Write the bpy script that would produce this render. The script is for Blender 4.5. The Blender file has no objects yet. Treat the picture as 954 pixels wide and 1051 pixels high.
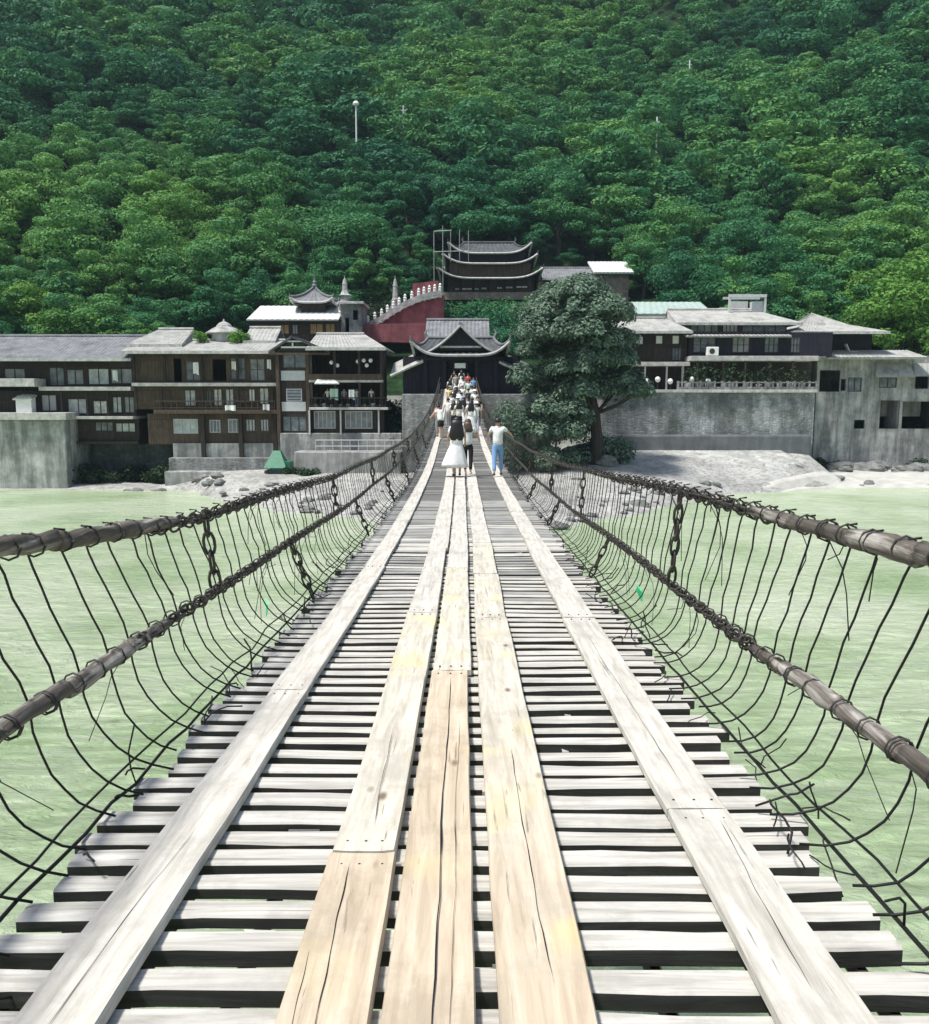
import bpy, bmesh, math, random
from mathutils import Vector, Matrix, noise
R = math.radians
S = bpy.context.scene
COL = S.collection
rnd = random.Random(7)

# ------------------------------------------------------------------ camera, world, sun
CZ = 8.0                      # eye height above the river
F, CX, CY = 900.0, 477.0, 525.5
TH = R(7.56)
cam = bpy.data.cameras.new('camera')
cam.sensor_fit = 'VERTICAL'; cam.sensor_height = 24.0
cam.lens = 24.0 * F / 1051.0
cam.clip_start = 0.05; cam.clip_end = 3000
co = bpy.data.objects.new('camera', cam); COL.objects.link(co)
co.location = (0, 0, CZ); co.rotation_euler = (R(90) - TH, 0, 0)
S.camera = co

SUN_EL, SUN_AZ = 65.0, -116.0          # azimuth measured from +Y (ahead), negative = left
w = bpy.data.worlds.new('World'); S.world = w; w.use_nodes = True
nt = w.node_tree
bg = nt.nodes['Background']
sky = nt.nodes.new('ShaderNodeTexSky'); sky.sky_type = 'NISHITA'; sky.sun_disc = False
sky.sun_elevation = R(SUN_EL); sky.sun_rotation = R(SUN_AZ)
sky.air_density = 1.2; sky.dust_density = 2.5; sky.ozone_density = 1.0
nt.links.new(sky.outputs[0], bg.inputs[0]); bg.inputs[1].default_value = 0.122
sl = bpy.data.lights.new('sun', 'SUN'); sl.energy = 4.8; sl.angle = R(8.0); sl.color = (1.0, 0.965, 0.9)
so = bpy.data.objects.new('sun', sl); COL.objects.link(so)
sd = Vector((math.sin(R(SUN_AZ)) * math.cos(R(SUN_EL)), math.cos(R(SUN_AZ)) * math.cos(R(SUN_EL)), math.sin(R(SUN_EL))))
so.rotation_euler = sd.to_track_quat('Z', 'Y').to_euler()
S.view_settings.view_transform = 'Standard'; S.view_settings.look = 'None'
S.view_settings.exposure = 0.20; S.view_settings.gamma = 1.0
S.render.engine = 'CYCLES'
S.cycles.max_bounces = 6; S.cycles.diffuse_bounces = 3; S.cycles.glossy_bounces = 3
S.cycles.transmission_bounces = 4; S.cycles.transparent_max_bounces = 6
S.cycles.caustics_reflective = False; S.cycles.caustics_refractive = False

# ------------------------------------------------------------------ helpers
def PX(x, y, Y):
    """where the sight line measured at photo position x, y meets the vertical plane at distance Y"""
    r = (x - CX) / F; u = (CY - y) / F
    t = Y / (math.cos(TH) + u * math.sin(TH))
    return t * r, CZ + t * (-math.sin(TH) + u * math.cos(TH))
def XX(x, Y, y=400): return PX(x, y, Y)[0]
def ZZ(y, Y): return PX(477, y, Y)[1]

class MB:
    def __init__(s): s.v = []; s.f = []
    def add(s, vs, fs):
        n = len(s.v); s.v += [tuple(v) for v in vs]; s.f += [tuple(i + n for i in f) for f in fs]; return s
    def box(s, x0, x1, y0, y1, z0, z1):
        if x0 > x1: x0, x1 = x1, x0
        if y0 > y1: y0, y1 = y1, y0
        if z0 > z1: z0, z1 = z1, z0
        return s.add([(x0,y0,z0),(x1,y0,z0),(x1,y1,z0),(x0,y1,z0),(x0,y0,z1),(x1,y0,z1),(x1,y1,z1),(x0,y1,z1)],
              [(0,3,2,1),(4,5,6,7),(0,1,5,4),(1,2,6,5),(2,3,7,6),(3,0,4,7)])
    def tube(s, pts, r, n=6, cap=True):
        pts = [Vector(p) for p in pts]
        rs = r if isinstance(r, (list, tuple)) else [r] * len(pts)
        base = len(s.v); up = Vector((0, 0, 1))
        prev = None
        for i, p in enumerate(pts):
            d = (pts[min(i+1, len(pts)-1)] - pts[max(i-1, 0)])
            d = d.normalized() if d.length > 1e-9 else Vector((0, 0, 1))
            if prev is None:
                a = d.cross(up if abs(d.z) < .9 else Vector((1, 0, 0))).normalized()
            else:
                a = (prev - d * prev.dot(d))
                a = a.normalized() if a.length > 1e-6 else d.orthogonal().normalized()
            prev = a; b = d.cross(a)
            for k in range(n):
                t = 2 * math.pi * k / n
                s.v.append(tuple(p + (a * math.cos(t) + b * math.sin(t)) * rs[i]))
        for i in range(len(pts) - 1):
            for k in range(n):
                q = base + i * n
                s.f.append((q + k, q + (k+1) % n, q + n + (k+1) % n, q + n + k))
        if cap:
            s.f.append(tuple(base + k for k in reversed(range(n))))
            s.f.append(tuple(base + (len(pts)-1) * n + k for k in range(n)))
        return s
    def lathe(s, c, prof, n=12, sx=1.0, sy=1.0):
        base = len(s.v); c = Vector(c)
        for r, z in prof:
            for k in range(n):
                t = 2 * math.pi * k / n
                s.v.append((c.x + r * sx * math.cos(t), c.y + r * sy * math.sin(t), c.z + z))
        for i in range(len(prof) - 1):
            for k in range(n):
                q = base + i * n
                s.f.append((q + k, q + (k+1) % n, q + n + (k+1) % n, q + n + k))
        s.f.append(tuple(base + k for k in reversed(range(n))))
        s.f.append(tuple(base + (len(prof)-1) * n + k for k in range(n)))
        return s
    def slope(s, el, er, rl, rr, pitch=0.3, amp=0.05, th=0.14, rows=1):
        """a tiled roof face between its eave (el-er) and ridge (rl-rr): corrugated on top, slab below"""
        el, er, rl, rr = map(Vector, (el, er, rl, rr))
        nrm = (er - el).cross(rl - el)
        if nrm.length < 1e-6: nrm = (er - el).cross(rr - el)
        nrm.normalize()
        if nrm.z < 0: nrm = -nrm
        n = max(2, int((er - el).length / (pitch / 2)))
        base = len(s.v)
        for j in range(rows + 1):
            t = j / rows
            a, b = el.lerp(rl, t), er.lerp(rr, t)
            for i in range(n + 1):
                s.v.append(tuple(a.lerp(b, i / n) + nrm * (amp if i % 2 else 0)))
        for j in range(rows):
            for i in range(n):
                q = base + j * (n + 1) + i
                s.f.append((q, q + 1, q + n + 2, q + n + 1))
        top = [el, er, rr, rl]
        o = [p - nrm * 0.015 for p in top]; u = [p - nrm * th for p in top]
        s.add(o + u, [(0,1,5,4),(1,2,6,5),(2,3,7,6),(3,0,4,7),(4,5,6,7)])
        return s
    def wall(s, x0, x1, z0, z1, yf, th, holes=()):
        xs = sorted({x0, x1, *[min(max(h[0], x0), x1) for h in holes], *[min(max(h[1], x0), x1) for h in holes]})
        zs = sorted({z0, z1, *[min(max(h[2], z0), z1) for h in holes], *[min(max(h[3], z0), z1) for h in holes]})
        for i in range(len(xs) - 1):
            for j in range(len(zs) - 1):
                mx, mz = (xs[i] + xs[i+1]) / 2, (zs[j] + zs[j+1]) / 2
                if any(h[0] < mx < h[1] and h[2] < mz < h[3] for h in holes): continue
                s.box(xs[i], xs[i+1], yf, yf + th, zs[j], zs[j+1])
        return s
    def build(s, name, mat, parent=None, smooth=False):
        me = bpy.data.meshes.new(name)
        base = Vector(parent.get('_base', (0, 0, 0))) if parent else Vector((0, 0, 0))
        me.from_pydata([(v[0] - base.x, v[1] - base.y, v[2] - base.z) for v in s.v], [], s.f)
        me.update()
        if smooth:
            for p in me.polygons: p.use_smooth = True
        if mat: me.materials.append(mat)
        o = bpy.data.objects.new(name, me); COL.objects.link(o)
        if parent: o.parent = parent
        o['_base'] = tuple(base)
        return o

def tag(o, label=None, cat=None, group=None, kind=None):
    if label: o['label'] = label
    if cat: o['category'] = cat
    if group: o['group'] = group
    if kind: o['kind'] = kind
    return o
def thing(name, loc, label, cat, group=None):
    o = bpy.data.objects.new(name, None); COL.objects.link(o)
    o.location = loc; o.empty_display_size = 0.3
    o['_base'] = tuple(loc)
    return tag(o, label, cat, group)
def bevel(o, wd, seg=1):
    bm = bmesh.new(); bm.from_mesh(o.data)
    bmesh.ops.bevel(bm, geom=bm.edges[:], offset=wd, segments=seg, affect='EDGES', profile=.6)
    bm.to_mesh(o.data); bm.free(); return o

# ------------------------------------------------------------------ materials
def newmat(name):
    m = bpy.data.materials.new(name); m.use_nodes = True
    n = m.node_tree; b = n.nodes['Principled BSDF']
    return m, n, b
def N(n, t, **kw):
    x = n.nodes.new(t)
    for k, v in kw.items(): setattr(x, k, v)
    return x
def ramp(n, fac, stops):
    r = N(n, 'ShaderNodeValToRGB'); e = r.color_ramp.elements
    while len(e) < len(stops): e.new(.5)
    for i, (p, c) in enumerate(stops):
        e[i].position = p; e[i].color = (*c, 1) if len(c) == 3 else c
    n.links.new(fac, r.inputs[0]); return r.outputs[0]
def mapping(n, scale, coord='Object'):
    t = N(n, 'ShaderNodeTexCoord'); m = N(n, 'ShaderNodeMapping'); m.inputs['Scale'].default_value = scale
    n.links.new(t.outputs[coord], m.inputs[0]); return m.outputs[0]
def noise_n(n, vec, scale, detail=5, rough=.6, dist=0):
    t = N(n, 'ShaderNodeTexNoise'); t.inputs['Scale'].default_value = scale
    t.inputs['Detail'].default_value = detail; t.inputs['Roughness'].default_value = rough
    t.inputs['Distortion'].default_value = dist
    n.links.new(vec, t.inputs['Vector']); return t.outputs[0]
def mix(n, fac, a, b, mode='MIX'):
    m = N(n, 'ShaderNodeMix', data_type='RGBA', blend_type=mode)
    for s_, v in ((0, fac), (6, a), (7, b)):
        if hasattr(v, 'links') or isinstance(v, bpy.types.NodeSocket): n.links.new(v, m.inputs[s_])
        else: m.inputs[s_].default_value = v if s_ == 0 else ((*v, 1) if len(v) == 3 else v)
    return m.outputs[2]
def bumpn(n, b, h, strength=.3, dist=.02):
    q = N(n, 'ShaderNodeBump'); q.inputs['Strength'].default_value = strength; q.inputs['Distance'].default_value = dist
    n.links.new(h, q.inputs['Height']); n.links.new(q.outputs[0], b.inputs['Normal'])

def mat_plain(name, col, rough=.7, var=.25, scale=6, metal=0, bump=.2):
    m, n, b = newmat(name)
    v = mapping(n, (1, 1, 1)); f = noise_n(n, v, scale)
    lo = tuple(c * (1 - var) for c in col); hi = tuple(min(1, c * (1 + var)) for c in col)
    n.links.new(ramp(n, f, [(.3, lo), (.7, hi)]), b.inputs['Base Color'])
    b.inputs['Roughness'].default_value = rough; b.inputs['Metallic'].default_value = metal
    if bump: bumpn(n, b, f, bump, .02)
    return m

def mat_wood(name, lo, mid, hi, axis='y', stain=0.0, knots=False, rough=.75, scale=1.0, tan=None):
    """weathered timber; grain runs along the axis"""
    m, n, b = newmat(name)
    sc = {'y': (14, .9, 14), 'x': (.9, 14, 14), 'z': (14, 14, .9)}[axis]
    v = mapping(n, tuple(s * scale for s in sc))
    g = N(n, 'ShaderNodeNewGeometry')
    add = N(n, 'ShaderNodeVectorMath', operation='ADD')
    rs = N(n, 'ShaderNodeVectorMath', operation='SCALE'); rs.inputs[0].default_value = (31, 17, 23)
    n.links.new(g.outputs['Random Per Island'], rs.inputs['Scale'])
    n.links.new(v, add.inputs[0]); n.links.new(rs.outputs[0], add.inputs[1])
    f = noise_n(n, add.outputs[0], 1.6, 7, .65, .6)
    c = ramp(n, f, [(.26, lo), (.5, mid), (.72, hi)])
    if tan:      # fresher brown timber towards the near end of this long board
        tc = ramp(n, f, [(.26, tan[0]), (.5, tan[1]), (.72, tan[2])])
        tq = N(n, 'ShaderNodeTexCoord'); sp = N(n, 'ShaderNodeSeparateXYZ'); n.links.new(tq.outputs['Object'], sp.inputs[0])
        wob = N(n, 'ShaderNodeMath', operation='MULTIPLY_ADD'); wob.inputs[1].default_value = 1.6; n.links.new(noise_n(n, mapping(n, (7, .8, 7)), 1.0, 4, .6), wob.inputs[0]); n.links.new(sp.outputs[1], wob.inputs[2])
        mr = N(n, 'ShaderNodeMapRange'); mr.inputs[1].default_value = 3.2; mr.inputs[2].default_value = 5.6; n.links.new(wob.outputs[0], mr.inputs[0])
        c = mix(n, mr.outputs[0], tc, c)
    # per-board tone
    tone = N(n, 'ShaderNodeMapRange'); tone.inputs[3].default_value = .66; tone.inputs[4].default_value = 1.14
    n.links.new(g.outputs['Random Per Island'], tone.inputs[0])
    hs = N(n, 'ShaderNodeHueSaturation'); n.links.new(c, hs.inputs['Color']); n.links.new(tone.outputs[0], hs.inputs['Value'])
    c = hs.outputs[0]
    # fine cracks along the grain
    v2 = mapping(n, tuple(s * scale * (3 if s > 1 else .5) for s in sc))
    cr = noise_n(n, v2, 1.0, 4, .6, .3)
    crk = ramp(n, cr, [(.30, (.8, .8, .8)), (.345, (0, 0, 0))])
    c = mix(n, crk, c, tuple(x * .5 for x in lo))
    # worn blotches
    v3 = mapping(n, (3, 3, 3)); bl = noise_n(n, v3, .9, 6, .7)
    c = mix(n, ramp(n, bl, [(.36, (.5, .5, .5)), (.5, (0, 0, 0))]), c, tuple(x * .62 for x in mid))
    if stain:
        v4 = mapping(n, (1, 1, 1)); st = noise_n(n, v4, 2.3, 3, .5, .4)
        fac = ramp(n, st, [(.57, (0, 0, 0)), (.76, (stain, stain, stain))])
        c = mix(n, fac, c, (.74, .62, .22))
    if knots:
        v5 = mapping(n, (5.5, 2.2, 5)); vo = N(n, 'ShaderNodeTexVoronoi'); vo.inputs['Scale'].default_value = 1.0
        n.links.new(v5, vo.inputs['Vector'])
        fac = ramp(n, vo.outputs['Distance'], [(.05, (.85, .85, .85)), (.13, (0, 0, 0))])
        c = mix(n, fac, c, (.13, .085, .05))
    n.links.new(c, b.inputs['Base Color']); b.inputs['Roughness'].default_value = rough
    b.inputs['Specular IOR Level'].default_value = .25
    bumpn(n, b, f, .45, .006)
    return m

def mat_stone(name, lo, hi, scale=1.0, streak=.5, brick=True, moss=0.0):
    m, n, b = newmat(name)
    v = mapping(n, (1, 1, 1)); f = noise_n(n, v, .9 * scale, 8, .7)
    c = ramp(n, f, [(.3, lo), (.68, hi)])
    vs = mapping(n, (1.1, 1.1, .16)); st = noise_n(n, vs, 1.1, 5, .65)
    c = mix(n, ramp(n, st, [(.42, (streak, streak, streak)), (.6, (0, 0, 0))]), c, tuple(x * .3 for x in lo))
    h = f
    if brick:
        v2 = mapping(n, (1, 1, 1.7)); vo = N(n, 'ShaderNodeTexVoronoi', feature='DISTANCE_TO_EDGE'); vo.inputs['Scale'].default_value = 2.4
        n.links.new(v2, vo.inputs['Vector'])
        j = ramp(n, vo.outputs['Distance'], [(.0, (.5, .5, .5)), (.05, (0, 0, 0))])
        c = mix(n, j, c, tuple(x * .35 for x in lo))
        vc = N(n, 'ShaderNodeTexVoronoi'); vc.inputs['Scale'].default_value = 2.4; n.links.new(v2, vc.inputs['Vector'])
        bw = N(n, 'ShaderNodeSeparateColor'); n.links.new(vc.outputs['Color'], bw.inputs[0])
        tone = N(n, 'ShaderNodeMapRange'); tone.inputs[3].default_value = .82; tone.inputs[4].default_value = 1.15
        n.links.new(bw.outputs[0], tone.inputs[0])
        hs = N(n, 'ShaderNodeHueSaturation'); n.links.new(c, hs.inputs['Color']); n.links.new(tone.outputs[0], hs.inputs['Value']); c = hs.outputs[0]
        h = vo.outputs['Distance']
    if moss:
        mo = noise_n(n, mapping(n, (.6, .6, .6)), 1.0, 6, .7)
        c = mix(n, ramp(n, mo, [(.5, (0, 0, 0)), (.62, (moss, moss, moss))]), c, (.04, .065, .03))
    n.links.new(c, b.inputs['Base Color']); b.inputs['Roughness'].default_value = .9
    bumpn(n, b, h, .5, .08)
    return m

def mat_roof(name, lo, hi):
    m, n, b = newmat(name)
    v = mapping(n, (1, 1, 1)); f = noise_n(n, v, 1.3, 7, .7)
    c = ramp(n, f, [(.3, lo), (.7, hi)])
    wv = N(n, 'ShaderNodeTexWave', wave_type='BANDS', bands_direction='Z'); wv.inputs['Scale'].default_value = 3.2
    wv.inputs['Distortion'].default_value = 1.2
    n.links.new(v, wv.inputs[0])
    c = mix(n, ramp(n, wv.outputs['Fac'], [(.1, (.45, .45, .45)), (.4, (0, 0, 0))]), c, tuple(x * .55 for x in lo))
    st = noise_n(n, mapping(n, (.35, .35, .35)), 1.6, 6, .7)
    c = mix(n, ramp(n, st, [(.54, (0, 0, 0)), (.66, (.6, .6, .6))]), c, tuple(x * .5 for x in lo))
    n.links.new(c, b.inputs['Base Color']); b.inputs['Roughness'].default_value = .8
    return m

def mat_leaf(name, dark, mid, bright, spread=.35, patch=.02):
    m, n, b = newmat(name)
    oi = N(n, 'ShaderNodeObjectInfo'); g = N(n, 'ShaderNodeNewGeometry')
    vm = N(n, 'ShaderNodeVectorMath', operation='SCALE'); vm.inputs['Scale'].default_value = patch
    n.links.new(oi.outputs['Location'], vm.inputs[0])
    pt = noise_n(n, vm.outputs[0], 1.0, 3, .6)
    a = N(n, 'ShaderNodeMath', operation='MULTIPLY_ADD'); a.inputs[1].default_value = .30; n.links.new(oi.outputs['Random'], a.inputs[0])
    pm = N(n, 'ShaderNodeMapRange'); pm.inputs[1].default_value = .3; pm.inputs[2].default_value = .7; pm.inputs[4].default_value = .74
    n.links.new(pt, pm.inputs[0]); n.links.new(pm.outputs[0], a.inputs[2])
    a2 = N(n, 'ShaderNodeMath', operation='MULTIPLY_ADD'); a2.inputs[1].default_value = spread
    n.links.new(g.outputs['Random Per Island'], a2.inputs[0])
    n.links.new(a.outputs[0], a2.inputs[2])
    su = N(n, 'ShaderNodeMath', operation='SUBTRACT'); su.inputs[1].default_value = spread * .5
    n.links.new(a2.outputs[0], su.inputs[0])
    c = ramp(n, su.outputs[0], [(.05, dark), (.45, mid), (.9, bright)])
    n.links.new(c, b.inputs['Base Color']); b.inputs['Roughness'].default_value = .55
    b.inputs['Specular IOR Level'].default_value = .15
    tr = N(n, 'ShaderNodeBsdfTranslucent'); n.links.new(c, tr.inputs[0])
    ms = N(n, 'ShaderNodeMixShader'); ms.inputs[0].default_value = .28
    n.links.new(b.outputs[0], ms.inputs[1]); n.links.new(tr.outputs[0], ms.inputs[2])
    n.links.new(ms.outputs[0], n.nodes['Material Output'].inputs[0])
    return m

M = {}
M['wood_pale'] = mat_wood('grey_white_timber', (.35, .33, .29), (.565, .54, .485), (.71, .685, .63), 'y')
M['wood_stained'] = mat_wood('stained_pale_timber', (.37, .335, .275), (.58, .545, .465), (.71, .675, .595), 'y', stain=.55, knots=True)
TAN = ((.40, .32, .23), (.56, .47, .355), (.67, .59, .47))
M['wood_tan'] = mat_wood('tan_timber', *TAN, 'y', stain=.25, knots=True)
M['wood_mixed'] = mat_wood('half_weathered_timber', (.37, .335, .275), (.58, .545, .465), (.71, .675, .595), 'y', stain=.4, knots=True, tan=TAN)
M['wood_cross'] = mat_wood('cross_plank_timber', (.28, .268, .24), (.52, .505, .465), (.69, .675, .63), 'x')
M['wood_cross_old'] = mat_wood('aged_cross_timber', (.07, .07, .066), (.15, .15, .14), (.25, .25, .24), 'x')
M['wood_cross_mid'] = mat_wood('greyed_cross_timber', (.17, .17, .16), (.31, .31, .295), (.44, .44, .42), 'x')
M['shade_side'] = mat_wood('shaded_timber_side', (.02, .02, .02), (.045, .044, .042), (.085, .083, .08), 'x')  # shade of the plank sides painted in as a near-black timber tone
M['log'] = mat_wood('rail_log', (.03, .026, .022), (.13, .115, .10), (.52, .50, .46), 'y')
M['dark_wood'] = mat_wood('dark_house_timber', (.018, .014, .011), (.04, .031, .025), (.075, .06, .05), 'z', scale=.5)
M['brown_wood'] = mat_wood('brown_house_timber', (.042, .029, .020), (.082, .058, .042), (.14, .105, .078), 'z', scale=.5)
M['gate_wood'] = mat_wood('gate_timber', (.008, .008, .014), (.018, .017, .028), (.035, .032, .045), 'z', scale=.5)
M['iron'] = mat_plain('rusted_iron', (.055, .048, .043), .55, .5, 25, .45)
M['wire'] = mat_plain('black_wire', (.012, .012, .012), .55, .3, 30, .3, 0)
M['tie'] = mat_plain('binding_wire', (.05, .047, .044), .6, .4, 30, .2, 0)
M['tile'] = mat_roof('grey_roof_tile', (.11, .115, .125), (.27, .28, .295))
M['tile_pale'] = mat_roof('pale_roof_tile', (.25, .25, .235), (.50, .50, .475))
M['tile_dark'] = mat_roof('dark_roof_tile', (.035, .04, .045), (.11, .12, .13))
M['sheet_roof'] = mat_plain('pale_sheet_roof', (.58, .60, .58), .5, .12, 1.2)
M['sheet_green'] = mat_plain('greenish_sheet_roof', (.36, .45, .41), .5, .12, 1.2)
M['trim'] = mat_plain('pale_eave_trim', (.42, .42, .40), .7, .35, 3)
M['trim_grey'] = mat_plain('grey_eave_trim', (.33, .34, .34), .7, .3, 3)
M['paper_dim'] = mat_plain('dim_window_pane', (.22, .23, .24), .3, .5, 1.2, 0, 0)
M['curtain'] = mat_plain('pale_curtain_behind_pane', (.56, .55, .52), .5, .35, 5, 0, 0)
M['ledge'] = mat_plain('pale_concrete_ledge', (.44, .43, .41), .8, .35, 2)
M['white'] = mat_plain('white_paint', (.76, .76, .75), .6, .08, 4)
M['panel'] = mat_plain('grey_white_panel', (.50, .50, .52), .7, .12, 3)
M['glass'] = mat_plain('window_glass', (.14, .16, .18), .15, .5, 1.5, 0, 0)
M['paper'] = mat_plain('pale_window_pane', (.42, .44, .45), .4, .35, 1.8, 0, 0)
M['amber'] = mat_plain('orange_lit_pane', (.50, .31, .14), .6, .3, 2)  # orange window light put into the pane colour
M['red'] = mat_stone('red_plaster', (.20, .05, .06), (.37, .125, .135), 1.2, .4, False)
M['stone'] = mat_stone('grey_stone', (.16, .165, .165), (.36, .365, .36), 1.0, .5, True)
M['stone_pale'] = mat_stone('pale_stone', (.33, .34, .33), (.56, .565, .55), 1.2, .4, True)
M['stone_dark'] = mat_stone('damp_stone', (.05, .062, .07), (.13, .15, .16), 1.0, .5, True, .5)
M['stone_weather'] = mat_stone('weathered_wall_stone', (.05, .056, .062), (.52, .53, .54), .34, .45, True, .45)
M['plaster_pale'] = mat_stone('pale_apron_stone', (.32, .325, .31), (.58, .58, .56), .8, .3, True)
M['plaster'] = mat_stone('weathered_pale_plaster', (.19, .195, .19), (.60, .60, .58), .75, .6, False, .25)
M['stone_foot'] = mat_stone('footing_stone', (.10, .11, .115), (.20, .21, .215), .6, .3, False)
M['concrete'] = mat_stone('stained_concrete', (.24, .24, .235), (.46, .46, .45), .8, .5, False)
M['gravel'] = mat_plain('bank_gravel', (.26, .265, .255), .95, .45, 1.6, 0, .6)
M['rock'] = mat_stone('bank_rock', (.10, .105, .105), (.30, .30, .29), 1.5, .3, False, .3)
M['back_plaster'] = mat_plain('violet_grey_plaster', (.20, .17, .20), .8, .3, 1.5)
M['brick'] = mat_stone('brown_brick', (.17, .13, .10), (.30, .25, .21), 2, .2, True)
M['green_tarp'] = mat_plain('green_tarpaulin', (.015, .16, .085), .5, .25, 3)
M['bark'] = mat_plain('bark', (.035, .028, .022), .9, .4, 8, 0, .6)
M['leaf_hill'] = mat_leaf('hill_leaves', (.018, .092, .062), (.056, .205, .082), (.175, .350, .085))
M['leaf_bright'] = mat_leaf('bright_leaves', (.045, .14, .035), (.095, .235, .05), (.17, .33, .06))
M['leaf_dark'] = mat_leaf('dark_leaves', (.022, .055, .040), (.075, .135, .095), (.21, .29, .21), .6)
M['leaf_shrub'] = mat_leaf('shrub_leaves', (.012, .03, .016), (.03, .06, .028), (.06, .11, .05), .5)
M['skin'] = mat_plain('skin', (.52, .33, .24), .5, .06, 20, 0, 0)
M['hair'] = mat_plain('black_hair', (.012, .010, .010), .45, .3, 40, 0, .2)
M['hair_brown'] = mat_plain('brown_hair', (.06, .035, .022), .5, .3, 40, 0, .2)
M['shoe_dark'] = mat_plain('dark_shoe', (.02, .02, .022), .5, .2, 20, 0, 0)
M['shoe_white'] = mat_plain('white_shoe', (.65, .65, .64), .6, .1, 20, 0, 0)
M['lip'] = mat_plain('lips', (.40, .16, .14), .5, .05, 20, 0, 0)
CL = {}
def cloth(name, col):
    if name not in CL: CL[name] = mat_plain('cloth_' + name, col, .85, .12, 9, 0, .15)
    return CL[name]
for k_, c_ in dict(white=(.78, .78, .77), cream=(.70, .68, .60), pink=(.62, .25, .27), red=(.50, .06, .07), blue=(.16, .30, .55), jeans=(.19, .34, .60),
                   navy=(.02, .025, .05), black=(.012, .012, .014), grey=(.28, .28, .29), lilac=(.55, .48, .60), sky=(.45, .58, .68), khaki=(.36, .32, .24),
                   yellow=(.66, .56, .26), mint=(.45, .62, .54)).items(): cloth(k_, c_)

# water
def mat_water():
    m, n, b = newmat('silty_green_water')
    v = mapping(n, (1, 1, 1)); f = noise_n(n, v, .10, 6, .6, .8)
    c = ramp(n, f, [(.32, (.28, .40, .20)), (.5, (.435, .54, .345)), (.66, (.55, .625, .45))])
    v2 = mapping(n, (.35, 1.5, 1)); f2 = noise_n(n, v2, .55, 6, .62, 1.4)
    c = mix(n, ramp(n, f2, [(.52, (0, 0, 0)), (.72, (.5, .5, .5))]), c, (.54, .58, .50))
    f3 = noise_n(n, mapping(n, (.5, 2.2, 1)), .8, 7, .7, 2.0)
    c = mix(n, ramp(n, f3, [(.30, (.5, .5, .5)), (.44, (0, 0, 0))]), c, (.15, .22, .12))
    f4 = noise_n(n, mapping(n, (1.1, 3.4, 1)), 1.3, 6, .75, 2.5)
    c = mix(n, ramp(n, f4, [(.65, (0, 0, 0)), (.74, (.35, .35, .35))]), c, (.64, .69, .61))
    n.links.new(c, b.inputs['Base Color']); b.inputs['Roughness'].default_value = .18
    b.inputs['IOR'].default_value = 1.33
    v3 = mapping(n, (.8, 1.6, 1)); h = noise_n(n, v3, 1.1, 8, .68, 1.6)
    h2 = noise_n(n, mapping(n, (.25, .6, 1)), .7, 4, .6, 1.0)
    ad = N(n, 'ShaderNodeMath', operation='MULTIPLY_ADD'); ad.inputs[1].default_value = 1.6; n.links.new(h2, ad.inputs[0]); n.links.new(h, ad.inputs[2])
    bumpn(n, b, ad.outputs[0], .9, .35)
    return m
M['water'] = mat_water()

# ------------------------------------------------------------------ ground, river
def waterY(x):
    """shore line: distance of the far water edge at lateral position x"""
    pts = [(-400, 90), (-120, 78), (-60, 75.5), (-36, 75.2), (-24, 74.2), (-17, 66), (-11.8, 59.6), (-4.8, 55.8), (0, 53), (4.8, 52), (10.5, 58), (17, 66), (23, 72.5), (33, 76.8), (41, 77), (70, 80), (140, 88), (400, 100)]
    for (a, ya), (b, yb) in zip(pts, pts[1:]):
        if a <= x <= b:
            t = (x - a) / (b - a); t = t * t * (3 - 2 * t)
            return ya + (yb - ya) * t
    return 90
def sm(a, b, x):
    t = min(1, max(0, (x - a) / ((b - a) if abs(b - a) > 1e-6 else 1e-6))); return t * t * (3 - 2 * t)
def ground(x, y):
    w0 = waterY(x)
    wallY = 75.0 if x < -8 else (75 + 7 * sm(-8, 8, x) + 5.5 * sm(33.5, 35, x))
    foot = .3 + 1.3 * sm(-26, -20, x) + 1.1 * sm(2, 8, x) - 2.1 * sm(31.5, 34.5, x)
    W = max(wallY, w0 + 2)
    if y < w0: z = max(-3, -(w0 - y) * .22)
    elif y < W: z = foot * sm(w0 - 3, W, y)
    else: z = foot + (8.0 - foot) * sm(W + 3, W + 12, y)
    if y > 91:
        z += .46 * (min(y, 118) - 91)
        t = max(0, y - 116)
        z += .80 * (math.sqrt(t * t + 36) - 6)
        k = sm(112, 140, y)
        z += k * (10 * noise.noise((x * .018 + y * .006, y * .012, 1.3)) + 3.0 * noise.noise((x * .05, y * .045, 5.1)))
        z += k * 7 * math.sin((x * .9 + y * .55) * .036 + 1.0)
    if w0 < y < 100: z += .18 * noise.noise((x * .5, y * .5, 2)) * sm(w0, w0 + 3, y)
    return z
mb = MB()
xs = [-420, -330, -260, -210] + [-180 + 4 * i for i in range(31)] + [-58 + 1.5 * i for i in range(78)] + [60 + 4 * i for i in range(31)] + [210, 260, 330, 420]
ys = [45 + 1.25 * i for i in range(60)] + [120 + 4 * i for i in range(60)]
for y in ys:
    for x in xs: mb.v.append((x, y, ground(x, y)))
nx = len(xs)
for j in range(len(ys) - 1):
    for i in range(nx - 1):
        q = j * nx + i; mb.f.append((q, q + 1, q + nx + 1, q + nx))
gm, gn, gb = newmat('bank_and_hill_soil')
v = mapping(gn, (1, 1, 1)); f = noise_n(gn, v, .35, 9, .72)
c = ramp(gn, f, [(.3, (.24, .24, .225)), (.5, (.42, .42, .40)), (.7, (.58, .58, .55))])
spx = N(gn, 'ShaderNodeSeparateXYZ'); gn.links.new(v, spx.inputs[0])
c = mix(gn, ramp(gn, noise_n(gn, v, 2.6, 4, .6), [(.5, (0, 0, 0)), (.62, (.5, .5, .5))]), c, (.13, .135, .13))
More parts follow.
